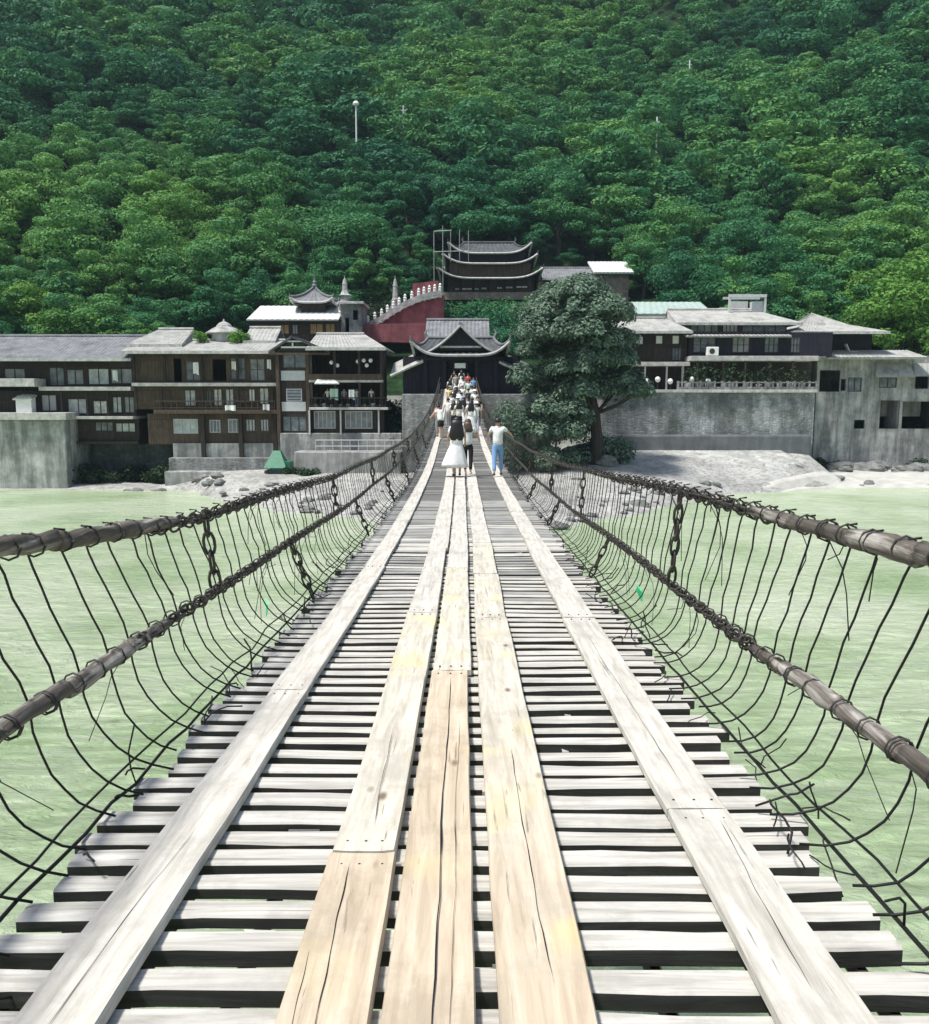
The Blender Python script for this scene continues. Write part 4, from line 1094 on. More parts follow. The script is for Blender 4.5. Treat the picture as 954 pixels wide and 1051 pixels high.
MB().box(XX(640, Y), XX(704, Y), Y + 1.2, Y + 5, z(400), z(376) - .003).build('wall', M['dark_wood'], h)
# pale long roofs behind
Y2 = 96
h = thing('long_hall', (XX(700, Y2), Y2, ZZ(345, Y2)), 'long hall with greenish pale roof behind the right bank houses', 'building')
shell(h, XX(640, Y2), XX(722, Y2), Y2, 7, ZZ(350, Y2) - 4, ZZ(322, Y2), 'panel', hol(Y2, (660, 668, 326, 334)))
window(h, *hol(Y2, (660, 668, 326, 334))[0], Y2 + .02)
MB().slope((XX(640, Y2), Y2 - 1, ZZ(323, Y2)), (XX(728, Y2), Y2 - 1, ZZ(323, Y2)), (XX(644, Y2 + 5), Y2 + 5, ZZ(310, Y2 + 5)), (XX(716, Y2 + 5), Y2 + 5, ZZ(310, Y2 + 5)), .7, .04, .2).build('roof', M['sheet_green'], h)
# main right-bank block
Y = 85; z = lambda y, Y=85: ZZ(y, Y)
h = thing('riverside_house', (XX(770, Y), Y, z(400)), 'wide dark riverside house with white roofs and long pale ledges on the right bank', 'house')
a0, a1 = XX(706, Y), XX(852, Y)
hh = hol(Y, (712, 735, 346, 362), (752, 770, 346, 362), (785, 800, 346, 362), (812, 822, 346, 362))
shell(h, a0, a1, Y, 8, z(366), z(341), 'gate_wood', hh)
for q in hh: window(h, *q, Y + .02, 'dark_wood', 'glass', 2, 1)
# monitor strip under the upper roof
h2 = hol(Y + 2.5, (709, 738, 333, 341), (742, 758, 331, 341), (762, 808, 332, 341))
shell(h, a0, XX(812, Y), Y + 2.5, 5, ZZ(343, Y + 2.5), ZZ(329, Y + 2.5), 'brown_wood', h2)
for q, pm in zip(h2, ('glass', 'panel', 'glass')): window(h, *q, Y + 2.52, 'dark_wood', pm, 3, 0)
MB().slope((a0 - .5, Y - 1.1, z(345.5)), (XX(806, Y), Y - 1.1, z(345.5)), (a0 - .5, Y + 2.4, ZZ(341, Y + 2.4)), (XX(806, Y), Y + 2.4, ZZ(341, Y + 2.4)), .4, .04).build('lower_roof', M['tile_pale'], h)
gable_roof(h, a0 - .8, XX(827, Y), Y + 1.6, Y + 9.5, ZZ(331.5, Y + 1.6), ZZ(318.5, Y + 6), Y + 6, 'tile_pale', 'trim', hipr=3.4, hipl=.01)
slab(h, a0 - .2, XX(832, Y), Y - 1.6, Y + 7.8, z(371), z(366) - .003)
hv = MB().box(a0, XX(838, Y), Y + 1.4, Y + 1.6, z(402), z(371) - .003); hv.build('wall', M['dark_wood'], h)
posts(h, [XX(q, Y) for q in (712, 738, 760, 785, 808)], z(400), z(371) - .003, Y - 1.2, 'brown_wood', .18)
# rooftop frame
fr = MB(); Yf_ = 90
for q in (746, 782): fr.box(XX(q, Yf_) - .1, XX(q, Yf_) + .1, Yf_, Yf_ + .2, ZZ(322, Yf_), ZZ(303, Yf_))
fr.box(XX(745, Yf_), XX(783, Yf_), Yf_ - .05, Yf_ + .25, ZZ(305, Yf_), ZZ(302, Yf_)); fr.box(XX(745, Yf_), XX(783, Yf_), Yf_ + 2, Yf_ + 2.2, ZZ(305, Yf_), ZZ(302.5, Yf_))
fr.box(XX(770, Yf_), XX(781, Yf_), Yf_ + .3, Yf_ + 1.2, ZZ(320, Yf_), ZZ(309, Yf_)); fr.box(XX(751, Yf_), XX(768, Yf_), Yf_ + 1.2, Yf_ + 1.4, ZZ(320, Yf_), ZZ(308, Yf_))
fr.build('rooftop_frame', M['panel'], h)
MB().slope((XX(731, Yf_), Yf_, ZZ(322, Yf_)), (XX(746, Yf_), Yf_, ZZ(322, Yf_)), (XX(741, Yf_), Yf_ + 2, ZZ(314, Yf_)), (XX(748, Yf_), Yf_ + 2, ZZ(314, Yf_))).build('skylight', M['tile_pale'], h)
# right end: pyramidal roof wing and bare concrete rooms
Y = 87.5; z = lambda y, Y=87.5: ZZ(y, Y)
h = thing('concrete_house', (XX(890, Y), Y, z(485)), 'bare grey concrete house with a pyramidal tiled roof at the right edge', 'house')
px0, px1 = XX(806, Y), XX(904, Y)
MB().box(XX(815, Y), XX(897, Y), Y + 1.0, Y + 7, z(364), z(341)).build('upper_wall', M['gate_wood'], h)
rf = MB(); ap = (XX(845, Y), Y + 4, ZZ(321.5, Y + 4)); ze = z(341.5)
c4 = [(px0, Y - 1.2, ze), (px1, Y - 1.2, ze), (px1 - .6, Y + 9, ze), (px0, Y + 9, ze)]
for i in range(4):
    a, b = Vector(c4[i]), Vector(c4[(i + 1) % 4]); A = Vector(ap)
    m1, m2 = a.lerp(A, .5) - Vector((0, 0, .28)), b.lerp(A, .5) - Vector((0, 0, .28))
    rf.slope(a, b, m1, m2, .34, .05, .14); rf.slope(m1, m2, A - Vector((.01, 0, 0)), A + Vector((.01, 0, 0)), .34, .05, .14)
q = rf.build('roof', M['tile_pale'], h)
MB().box(px0, px1, Y - 1.3, Y - 1.203, ze - .2, ze + .05).build('eave_trim', M['trim'], q)
MB().slope((XX(833, Y), Y - 1.7, z(367.5)), (XX(941, Y), Y - 1.7, z(367.5)), (XX(838, Y), Y + .8, ZZ(359.5, Y + .8)), (XX(932, Y), Y + .8, ZZ(359.5, Y + .8)), .4, .04, .2).build('lower_roof', M['tile_pale'], h)
ro2 = hol(Y, (842, 863, 380, 402), (863.5, 868.5, 389, 401), (871, 885, 387.5, 402), (903, 921, 387.5, 398), (940, 954, 386, 399))
shell(h, XX(838, Y), XX(990, Y), Y, 8, z(404), z(367), 'plaster', ro2)
for i, q in enumerate(ro2):
    if i in (2, 3): window(h, *q, Y + .05, 'dark_wood', 'glass', 1, 0)
ro3 = hol(Y, (877, 888, 431, 440), (904, 924, 411, 440), (927, 960, 412, 440))
shell(h, XX(838, Y), XX(990, Y), Y - .02, 8, z(492), z(404) - .003, 'plaster', ro3)
MB().box(XX(839, Y), XX(990, Y), Y + .9, Y + 8, z(367) + .003, z(364.5)).build('flat_roof', M['concrete'], h)
MB().box(XX(839.5, Y), XX(989, Y), Y + .25, Y + 7.7, z(405), z(403)).build('floor', M['concrete'], h)
for x_ in (925,): MB().box(XX(x_, Y) - .05, XX(x_, Y) + .3, Y + .3, Y + 3, z(440), z(411)).build('partition', M['concrete'], h)
MB().box(XX(910, Y), XX(960, Y), Y + 2.5, Y + 2.7, z(428), z(411)).build('inner_wall', M['concrete'], h)
for xa, xb, ya, yb_ in ((893, 932, 372, 387), (932, 990, 373, 386)):
    MB().slope((XX(xa, Y), Y - 1.2, z(yb_)), (XX(xb, Y), Y - 1.2, z(yb_)), (XX(xa + 4, Y), Y - .02, z(ya)), (XX(xb, Y), Y - .02, z(ya)), .5, .03, .08).build('canopy', M['tile_pale'], h)
# retaining wall and terrace
Yw = 82.4; z = lambda y, Y=82.4: ZZ(y, Y)
tag(MB().box(XX(619, Yw), XX(837, Yw), Yw, Yw + 10, 0, z(403)).build('retaining_wall', M['stone_weather']), 'tall weathered stone retaining wall under the right bank houses', 'wall')
tag(bevel(MB().box(XX(625, Yw), XX(833, Yw), Yw - .7, Yw - .01, 0, z(446)).build('wall_footing', M['stone_foot']), .2, 2), 'smooth grey concrete footing at the base of the retaining wall', 'wall')
mb = MB(); n = 26; xa, xb = XX(640, 80), XX(834, 80)
for i in range(n + 1):
    x = xa + (xb - xa) * i / n; e_ = .35 * noise.noise((x * .7, 2, 1)); en = 1 - .8 * sm(.9, 1, i / n)
    yb0 = max(waterY(x) + 2.2, 76.6) + e_
    for yy, zz in ((81.7, 2.95), (79.6, 2.55 + .12 * e_), (78.0, 1.95 + .2 * e_), (yb0, 1.35 + .25 * e_), (yb0 - .05, .1)):
        mb.v.append((x, yy, .1 + (zz - .1) * en))
    mb.v.append((x, 81.7, -.3))
for i in range(n):
    for k in range(6): mb.f.append((i * 6 + k, i * 6 + (k + 1) % 6, (i + 1) * 6 + (k + 1) % 6, (i + 1) * 6 + k))
mb.f += [tuple(range(5, -1, -1)), tuple(n * 6 + k for k in range(6))]
tag(mb.build('bank_apron', M['plaster_pale']), 'pale sloping stone apron at the foot of the weathered retaining wall', 'embankment')
t = thing('terrace_parapet', (XX(730, Yw), Yw, z(403)), 'carved parapet on a pale ledge along the top of the retaining wall', 'parapet')
slab(t, XX(616, Yw), XX(838, Yw), Yw - .35, Yw + 3.5, z(403) + .003, z(400), 'ledge', 'ledge')
pb = MB(); xa, xb = XX(696, Yw), XX(838, Yw)
pb.box(xa, xb, Yw - .1, Yw + .1, z(392) - .1, z(392)); pb.box(xa, xb, Yw - .06, Yw + .06, z(400) + .003, z(397))
pb.build('top_rail', M['stone'], t)
for i in range(20):
    x = xa + (xb - xa) * i / 19; MB().box(x - .09, x + .09, Yw - .11, Yw + .11, z(400) + .004, z(391)).build('post', M['stone'], t)
for i in range(11):
    pot(XX(708 + i * 12 + rnd.uniform(-3, 3), Yw), Yw + .6, z(400), rnd.uniform(1.5, 2.6), 'bushy potted plant behind the parapet on the retaining wall', 'potted plants behind the parapet')
for i, q in enumerate((665, 676, 689, 711, 728)):
    x = XX(q, Yw); zz = z(394 - (i % 2) * 2)
    t = thing('globe_lamp', (x, Yw + .4, z(400)), 'white globe lamp on a short post along the retaining wall terrace', 'lamp', 'globe lamps on the right terrace')
    MB().tube([(x, Yw + .4, z(400)), (x, Yw + .4, zz)], .04, 5).build('post', M['iron'], t)
    MB().lathe((x, Yw + .4, zz), [(.08, -.02), (.2, .08), (.26, .25), (.2, .42), (.06, .5)], 10).build('globe', M['white'], t)
# wash and linen on the right upper balcony
for i, (q, yq, lab) in enumerate(((811, 357, 'white chair at the left of the pyramidal roof balcony'), (835, 359, 'white lounge chair in the middle of the pyramidal roof balcony'), (873, 357, 'white reclining chair at the right of the pyramidal roof balcony'))):
    CHY = 84.0 if q < 800 else 88.0
    x, zz = XX(q, CHY), (ZZ(366, 83) if q < 800 else ZZ(362.5, 82.6))
    t = thing('white_chair', (x, CHY, zz), lab, 'chair')
    MB().box(x - .35, x + .5, CHY - .3, CHY + .3, zz + .35, zz + .42).build('seat', M['white'], t)
    MB().add([(x - .35, CHY - .3, zz + .42), (x - .35, CHY + .3, zz + .42), (x - .7, CHY + .3, zz + 1.15), (x - .7, CHY - .3, zz + 1.15), (x - .42, CHY - .3, zz + .42), (x - .42, CHY + .3, zz + .42), (x - .77, CHY + .3, zz + 1.15), (x - .77, CHY - .3, zz + 1.15)],
             [(0,1,2,3), (7,6,5,4), (0,3,7,4), (1,5,6,2), (3,2,6,7), (0,4,5,1)]).build('backrest', M['white'], t)
    for lx in (-.3, .43):
        for ly in (CHY - .27, CHY + .23): MB().box(x + lx, x + lx + .05, ly, ly + .05, zz, zz + .349).build('leg', M['white'], t)

Yq = 84.0; x = XX(730, Yq); zz = ZZ(366, 85)
t = thing('air_conditioner', (x, Yq, zz), 'white air conditioner box on the long ledge of the riverside house', 'appliance')
bevel(MB().box(x - .55, x + .55, Yq - .2, Yq + .3, zz + .05, zz + .85).build('casing', M['white'], t), .04)
MB().lathe((0, 0, 0), [(.26, 0), (.26, .02)], 14).build('fan_grille', M['iron'], t).matrix_local = Matrix.Translation((-.08, -.205, .45)) @ Matrix.Rotation(R(90), 4, 'X') @ Matrix.Translation((x, Yq, zz))
# washing and cloths on the left balconies
def laundry(px_, yq, Y, w_, h_, col, label):
    x, zz = XX(px_, Y), ZZ(yq, Y); mb = MB(); n = 8
    for k in (0, 1):
        for j in range(2):
            for i in range(n + 1):
                u = i / n; mb.v.append((x + (u - .5) * w_, Y + .06 * math.sin(u * 9 + px_) + .02 * k, zz - h_ * j * (1 - .08 * math.sin(u * 5))))
    m = n + 1
    for i in range(n):
        mb.f += [(i, i + 1, m + i + 1, m + i), (2 * m + i + 1, 2 * m + i, 3 * m + i, 3 * m + i + 1), (i + 1, i, 2 * m + i, 2 * m + i + 1), (m + i, m + i + 1, 3 * m + i + 1, 3 * m + i)]
    tag(mb.build('hanging_laundry', M[col] if col in M else CL[col]), label, 'laundry')
laundry(202, 372, 76.6, .5, 1.0, 'white', 'narrow white cloth hung near the middle of the three storey house top floor')
laundry(241, 371, 76.6, .4, .7, 'cream', 'cream cloth hung right of the middle of the three storey house top floor')
laundry(277, 369, 76.6, .35, .8, 'white', 'narrow white cloth hung at the top right corner of the three storey house')
laundry(236, 416, 76.3, .9, .45, 'white', 'white towel over the middle balcony rail of the three storey house')
laundry(273, 415, 76.3, .6, .5, 'panel', 'grey towel over the middle balcony rail at its right end')
laundry(119, 380, 76.9, .4, .9, 'white', 'white cloth hung in the upper floor of the far left house')
laundry(343, 399, 75.6, .7, .9, 'mint', 'pale green cloth hung over the veranda house lower terrace')
laundry(361, 400, 75.6, .5, .8, 'white', 'white cloth hung over the veranda house lower terrace')
for i, (px_, tp, bt, lab) in enumerate(((336, 'white', 'navy', 'person in white shirt behind the rail at the left of the veranda house terrace'), (353, 'grey', 'black', 'person in grey shirt behind the rail in the middle of the veranda house terrace'), (366, 'cream', 'jeans', 'person in cream shirt behind the rail of the veranda house terrace'), (381, 'white', 'black', 'person in white shirt behind the rail at the right of the veranda house terrace'))):
    TERR.append((px_, tp, bt, lab))
# --- green hut on the left bank
Yh = 73.4; x = XX(281, Yh); zb_ = ZZ(492, Yh)
t = thing('green_hut', (x, Yh, zb_), 'small green tarpaulin hut on the stone steps of the left bank', 'hut')
MB().box(x - .95, x + 1.25, Yh - .1, Yh + 1.6, zb_ - .4, ZZ(483, Yh)).build('base', M['stone_dark'], t)
MB().box(x - .5, x + 1.2, Yh, Yh + 1.5, ZZ(483, Yh) + .003, ZZ(474, Yh)).build('wall', M['green_tarp'], t)
zt = ZZ(463, Yh); ze = ZZ(477, Yh)
MB().add([(x - .95, Yh - .4, ze - .25), (x + .95, Yh - .4, ze - .25), (x + .95, Yh + 1.7, ze - .25), (x - .95, Yh + 1.7, ze - .25), (x - .32, Yh + .5, zt), (x + .3, Yh + .5, zt), (x + .3, Yh + .9, zt), (x - .32, Yh + .9, zt)],
         [(0,1,5,4), (1,2,6,5), (2,3,7,6), (3,0,4,7), (4,5,6,7), (3,2,1,0)]).build('roof', M['green_tarp'], t)
# rocks along the shore
def rock(mb_c, s, seed, label):
    mb = MB(); n, m = 7, 10
    for i in range(n + 1):
        th_ = math.pi * i / n
        for k in range(m):
            p = Vector((math.sin(th_) * math.cos(2 * math.pi * k / m), math.sin(th_) * math.sin(2 * math.pi * k / m), math.cos(th_)))
            p *= 1 + .45 * noise.noise(p * 1.5 + Vector((seed * 3.1, seed, 0)))
            mb.v.append((mb_c[0] + p.x * s * 1.3, mb_c[1] + p.y * s, mb_c[2] + p.z * s * .62))
    mb.f = [(i * m + k, i * m + (k + 1) % m, (i + 1) * m + (k + 1) % m, (i + 1) * m + k) for i in range(n) for k in range(m)]
    tag(mb.build('boulder', M['rock']), label, 'boulder', 'boulders along the far bank')
for i in range(110):
    side = rnd.random()
    x = rnd.uniform(-30, -5) if side < .4 else (rnd.uniform(3, 27) if side < .85 else rnd.uniform(27, 48))
    y = waterY(x) + abs(rnd.gauss(0, 4)) * (1 if x < 27 else .4)
    y = min(y, 74) if x < 6 else min(y, 81) if x < 32 else min(y, 86)
    if 11 < x < 33 and y > 73: continue
    rock((x, y, ground(x, y) + .05), rnd.choice([rnd.uniform(.1, .25), rnd.uniform(.15, .55)]), i, 'grey boulder lying on the gravel of the far bank')
for i in range(26):
    x = rnd.uniform(6, 13) if i < 16 else rnd.uniform(33, 46)
    y = rnd.uniform(74, 81) if i < 16 else rnd.uniform(84.5, 87)
    rock((x, y, ground(x, y) + .3), rnd.uniform(.5, 1.25), i + 200, 'large dark boulder heaped at the foot of the right bank walls')
hz, hn, hb_ = newmat('valley_haze')
hn.nodes.remove(hb_)
pv = N(hn, 'ShaderNodeVolumePrincipled'); pv.inputs['Color'].default_value = (.62, .86, 1.0, 1); pv.inputs['Density'].default_value = .0002; pv.inputs['Anisotropy'].default_value = .1
hn.links.new(pv.outputs[0], hn.nodes['Material Output'].inputs['Volume'])
tag(MB().box(-640, 640, -230, 380, -5, 330).build('haze', hz), 'thin pale haze filling the valley', 'haze', kind='stuff')
# ------------------------------------------------------------------ people
def skin_mesh(name, islands, mat, parent, sub=1):
    """islands: list of (nodes {key: (pos, radius)}, edges [(a, b)], root key)"""
    V, E, Rr, roots = [], [], [], []
    for nodes, edges, root in islands:
        idx = {}
        for k, (p, r) in nodes.items():
            idx[k] = len(V); V.append(tuple(p)); Rr.append(r if isinstance(r, tuple) else (r, r))
        E += [(idx[a], idx[b]) for a, b in edges]; roots.append(idx[root])
    me = bpy.data.meshes.new(name); me.from_pydata(V, E, []); me.update()
    o = bpy.data.objects.new(name, me); COL.objects.link(o)
    md = o.modifiers.new('s', 'SKIN'); md.use_smooth_shade = True
    sv = me.skin_vertices[0].data
    for i, r in enumerate(Rr): sv[i].radius = r; sv[i].use_root = i in roots
    if sub: o.modifiers.new('u', 'SUBSURF').levels = sub
    dg = bpy.context.evaluated_depsgraph_get()
    m2 = bpy.data.meshes.new_from_object(o.evaluated_get(dg))
    bpy.data.objects.remove(o); bpy.data.meshes.remove(me)
    m2.name = name; m2.materials.clear(); m2.materials.append(mat)
    for p in m2.polygons: p.use_smooth = True
    o = bpy.data.objects.new(name, m2); COL.objects.link(o); o.parent = parent
    return o

def person(loc, label, H=1.6, face=0, top='white', bottom='jeans', shoes='shoe_dark', hair='hair', longhair=False, stride=.0, arms=((0, 0), (0, 0)),
           sleeves='short', skirt=None, shorts=False, wide=1.0, hat=None, group=None, bag=None, lean=0.0, flare=0):
    """faces +Y when face is 0; arms: per side (forward swing, outward) of the whole arm in metres at the wrist; elbows bend in between"""
    s = H / 1.70
    root = thing('person', loc, label, 'person', group)
    root.rotation_euler = (0, 0, face); root['_base'] = (0, 0, 0)
    V3 = lambda x, y, z_: Vector((x * s, (y + lean * max(0, z_ - .9)) * s, z_ * s))
    N_ = {}; E = []
    N_['pel'] = (V3(0, 0, .92), .095 * s * wide); N_['waist'] = (V3(0, .005, 1.08), .09 * s * wide); N_['chest'] = (V3(0, .01, 1.27), .125 * s * wide)
    N_['upch'] = (V3(0, 0, 1.40), .085 * s); N_['neck'] = (V3(0, .005, 1.475), .05 * s); N_['jaw'] = (V3(0, .03, 1.535), .066 * s)
    N_['skull'] = (V3(0, .012, 1.61), .086 * s); N_['crown'] = (V3(0, 0, 1.665), .055 * s); N_['nose'] = (V3(0, .112, 1.575), .013 * s)
    E += [('pel', 'waist'), ('waist', 'chest'), ('chest', 'upch'), ('upch', 'neck'), ('neck', 'jaw'), ('jaw', 'skull'), ('skull', 'crown'), ('skull', 'nose')]
    J = {}
    isl = []
    for i, sg in enumerate((-1, 1)):
        f_, o_ = arms[i]
        sh = V3(sg * .165, 0, 1.40)
        wr = V3(sg * (.235 + o_), .05 + f_, .90 + min(.55, (abs(f_) * .55 + abs(o_) * .45)))
        el = sh.lerp(wr, .52) + V3(sg * .035, -.05 - .04 * abs(f_), .0) - V3(0, lean * -.9 * 0, 0)
        J[('sh', sg)], J[('el', sg)], J[('wr', sg)] = sh, el, wr
        N_['sh%d' % i] = (sh, .055 * s); N_['el%d' % i] = (el, .037 * s); N_['wr%d' % i] = (wr, .026 * s)
        d = (wr - el).normalized(); pm = wr + d * .055 * s
        N_['pa%d' % i] = (pm, (.030 * s, .022 * s))
        E += [('upch', 'sh%d' % i), ('sh%d' % i, 'el%d' % i), ('el%d' % i, 'wr%d' % i), ('wr%d' % i, 'pa%d' % i)]
        side = d.cross(Vector((sg, 0, 0))); side = side.normalized() if side.length > .1 else Vector((0, 1, 0))
        inn = Vector((-sg, 0, 0))
        for q, (off, L_) in enumerate(((.027, .062), (.009, .072), (-.009, .067), (-.026, .05))):
            a = pm + d * .01 * s + side * off * s
            b = a + d * L_ * .55 * s + inn * .006 * s; c = b + d * L_ * .4 * s + inn * .016 * s
            isl.append(({0: (a, .0085 * s), 1: (b, .0082 * s), 2: (c, .007 * s)}, [(0, 1), (1, 2)], 0))
        a = wr + d * .03 * s + side * .022 * s; b = a + side * .028 * s + d * .02 * s; c = b + d * .028 * s + side * .006 * s
        isl.append(({0: (a, .0095 * s), 1: (b, .009 * s), 2: (c, .0075 * s)}, [(0, 1), (1, 2)], 0))
        st = stride * (1 if sg > 0 else -1)
        hip = V3(sg * .09, 0, .88); kn = V3(sg * .095, .03 + st * .55, .50 + abs(st) * .02); an = V3(sg * .095, -.01 + st * .9 - (.12 * abs(st) if st < 0 else 0), .085 + (.08 * abs(st) if st < 0 else 0))
        toe = an + V3(sg * .012, .125, -.045); toe.y = an.y + .125 * s
        J[('hip', sg)], J[('kn', sg)], J[('an', sg)], J[('toe', sg)] = hip, kn, an, toe
        N_['hip%d' % i] = (hip, .085 * s); N_['kn%d' % i] = (kn, .052 * s); N_['ca%d' % i] = (kn.lerp(an, .35) - V3(0, .012, 0) , .05 * s); N_['an%d' % i] = (an, .034 * s); N_['toe%d' % i] = (toe, (.036 * s, .024 * s))
        E += [('pel', 'hip%d' % i), ('hip%d' % i, 'kn%d' % i), ('kn%d' % i, 'ca%d' % i), ('ca%d' % i, 'an%d' % i), ('an%d' % i, 'toe%d' % i)]
    skin_mesh('body', [(N_, E, 'pel')] + isl, M['skin'], root)
    # face details
    hc = N_['skull'][0]
    fb = MB()
    for sg in (-1, 1):
        c = hc + V3(sg * .032, .078, 0) - V3(0, 0, 0) + Vector((0, 0, -.018 * s)); c = Vector((hc.x + sg * .032 * s, hc.y + .077 * s, hc.z - .016 * s))
        fb.lathe(c, [(.004 * s, -.008 * s), (.012 * s, 0), (.004 * s, .008 * s)], 6)
        fb.box(c.x - .018 * s, c.x + .018 * s, c.y - .004 * s, c.y + .006 * s, c.z + .018 * s, c.z + .024 * s)
    fb.build('eyes', M['hair'], root)
    MB().box(hc.x - .022 * s, hc.x + .022 * s, hc.y + .07 * s, hc.y + .088 * s, hc.z - .082 * s, hc.z - .070 * s).build('mouth', M['lip'], root)
    for sg in (-1, 1):
        MB().lathe((hc.x + sg * .084 * s, hc.y - .008 * s, hc.z - .03 * s), [(.006 * s, -.03 * s), (.016 * s, -.01 * s), (.018 * s, .015 * s), (.006 * s, .03 * s)], 6, .5, 1).build('ear', M['skin'], root, True)
    # hair: a cap open at the face; long hair falls down the back
    hb = MB(); n, m_ = 9, 16
    for i in range(n + 1):
        ph = math.pi * .62 * i / n
        for k in range(m_):
            t = 2 * math.pi * k / m_
            frontness = max(0, math.sin(t))
            ph2 = min(ph, math.pi * (.62 - .30 * frontness))
            r = .104 * s
            hb.v.append((hc.x + r * .98 * math.sin(ph2) * math.cos(t), hc.y - .004 * s + r * 1.08 * math.sin(ph2) * math.sin(t), hc.z + .008 * s + r * 1.05 * math.cos(ph2)))
    hb.f = [(i * m_ + k, i * m_ + (k + 1) % m_, (i + 1) * m_ + (k + 1) % m_, (i + 1) * m_ + k) for i in range(n) for k in range(m_)]
    if longhair:
        L_ = .42 if longhair is True else longhair
        for ring, (dz_, w_, d_, yo) in enumerate(((.02, .112, .08, -.045), (-.1, .128, .07, -.06), (-.1 - L_ * .35, .15, .065, -.085), (-.1 - L_ * .75, .16, .06, -.10), (-.1 - L_, .12, .035, -.095))):
            pass
        prof = [(.02, .105, .075, -.045), (-.08, .125, .075, -.06), (-.1 - L_ * .35, .15, .07, -.085), (-.1 - L_ * .75, .165, .06, -.105), (-.1 - L_, .13, .03, -.10)]
        base = len(hb.v)
        for dz_, w_, d_, yo in prof:
            for k in range(14):
                t = 2 * math.pi * k / 14; j = 1 + .05 * noise.noise((k * 1.3, dz_ * 9, 2))
                hb.v.append((hc.x + w_ * s * (1.3 if L_ > .45 else 1) * math.cos(t) * j, hc.y + (yo + lean * dz_) * s + d_ * s * math.sin(t), hc.z + dz_ * s + (.02 * s * noise.noise((k * 2.1, 3, dz_)))))
        for i in range(len(prof) - 1):
            for k in range(14):
                q = base + i * 14; hb.f.append((q + k, q + (k + 1) % 14, q + 14 + (k + 1) % 14, q + 14 + k))
        hb.f.append(tuple(base + (len(prof) - 1) * 14 + k for k in range(14))); hb.f.append(tuple(base + k for k in reversed(range(14))))
    hb.build('hair', M[hair], root, True)
    if hat:
        MB().lathe((hc.x, hc.y, hc.z + .03 * s), [(.17 * s, 0), (.175 * s, .012 * s), (.115 * s, .02 * s), (.105 * s, .1 * s), (.06 * s, .125 * s)], 14).build('hat', CL[hat], root, True)
    # top
    T = {'hem': (V3(0, 0, .865), .178 * s * wide), 'w': (V3(0, .005, 1.08), .142 * s * wide), 'c': (V3(0, .01, 1.27), .156 * s * wide), 'u': (V3(0, 0, 1.395), .10 * s), 'n': (V3(0, .002, 1.45), .062 * s)}
    TE = [('hem', 'w'), ('w', 'c'), ('c', 'u'), ('u', 'n')]
    for i, sg in enumerate((-1, 1)):
        sh, el, wr = J[('sh', sg)], J[('el', sg)], J[('wr', sg)]
        T['s%d' % i] = (sh, .07 * s); TE.append(('u', 's%d' % i))
        T['m%d' % i] = (sh.lerp(el, .62), .06 * s); TE.append(('s%d' % i, 'm%d' % i))
        if sleeves == 'long':
            T['e%d' % i] = (el, .052 * s); T['r%d' % i] = (el.lerp(wr, .88), .042 * s); TE += [('m%d' % i, 'e%d' % i), ('e%d' % i, 'r%d' % i)]
    skin_mesh('top', [(T, TE, 'hem')], CL[top], root)
    if skirt:
        L_ = skirt; mb = MB(); n = 20; hem = []
        for j in range(7):
            t = j / 6; z_ = 1.0 - L_ * t
            for k in range(n):
                a = 2 * math.pi * k / n
                r = (.135 + .19 * t ** .8 * (1 + flare * max(0, -math.cos(a)) )) * (1 + .09 * t * math.sin(a * 7 + 1) + .05 * t * math.sin(a * 11))
                mb.v.append((r * s * math.cos(a), r * s * .8 * math.sin(a) + (lean * .1) * s, z_ * s))
        for j in range(6):
            for k in range(n): mb.f.append((j * n + k, j * n + (k + 1) % n, (j + 1) * n + (k + 1) % n, (j + 1) * n + k))
        mb.f.append(tuple(range(n)))
        q = len(mb.v); mb.v += [(v[0] * .97, v[1] * .97, v[2] + .012) for v in mb.v[6 * n:7 * n]]
        for k in range(n): mb.f.append((6 * n + k, 6 * n + (k + 1) % n, q + (k + 1) % n, q + k))
        mb.build('skirt', CL[bottom], root, True)
    else:
        B = {'q': (V3(0, 0, 1.02), .12 * s * wide), 'p': (V3(0, 0, .93), .125 * s * wide)}; BE = [('q', 'p')]
        for i, sg in enumerate((-1, 1)):
            hip, kn, an = J[('hip', sg)], J[('kn', sg)], J[('an', sg)]
            B['h%d' % i] = (hip - V3(0, 0, .05), .092 * s * wide); BE.append(('p', 'h%d' % i))
            if shorts: B['k%d' % i] = (hip.lerp(kn, .75), .088 * s); BE.append(('h%d' % i, 'k%d' % i))
            else:
                B['k%d' % i] = (kn, .072 * s); B['a%d' % i] = (kn.lerp(an, .9), .056 * s); BE += [('h%d' % i, 'k%d' % i), ('k%d' % i, 'a%d' % i)]
        skin_mesh('trousers' if not shorts else 'shorts', [(B, BE, 'p')], CL[bottom], root)
    for sg in (-1, 1):
        an, toe = J[('an', sg)], J[('toe', sg)]
        sh_ = {0: (an + Vector((0, -.03 * s, -.03 * s)), .042 * s), 1: (an + Vector((0, .04 * s, -.035 * s)), .043 * s), 2: (toe + Vector((0, .01 * s, -.006 * s)), (.046 * s, .03 * s))}
        skin_mesh('shoe', [(sh_, [(0, 1), (1, 2)], 0)], M[shoes], root)
    if bag:
        mb = MB(); mb.box(-.15 * s, .15 * s, -.27 * s + lean * .3, -.15 * s + lean * .3, 1.02 * s, 1.40 * s)
        q = mb.build('backpack', CL[bag], root); bevel(q, .04 * s, 2)
    return root
def at(px, y): return (XX(px, y, 470), y, dz(y) + .058)
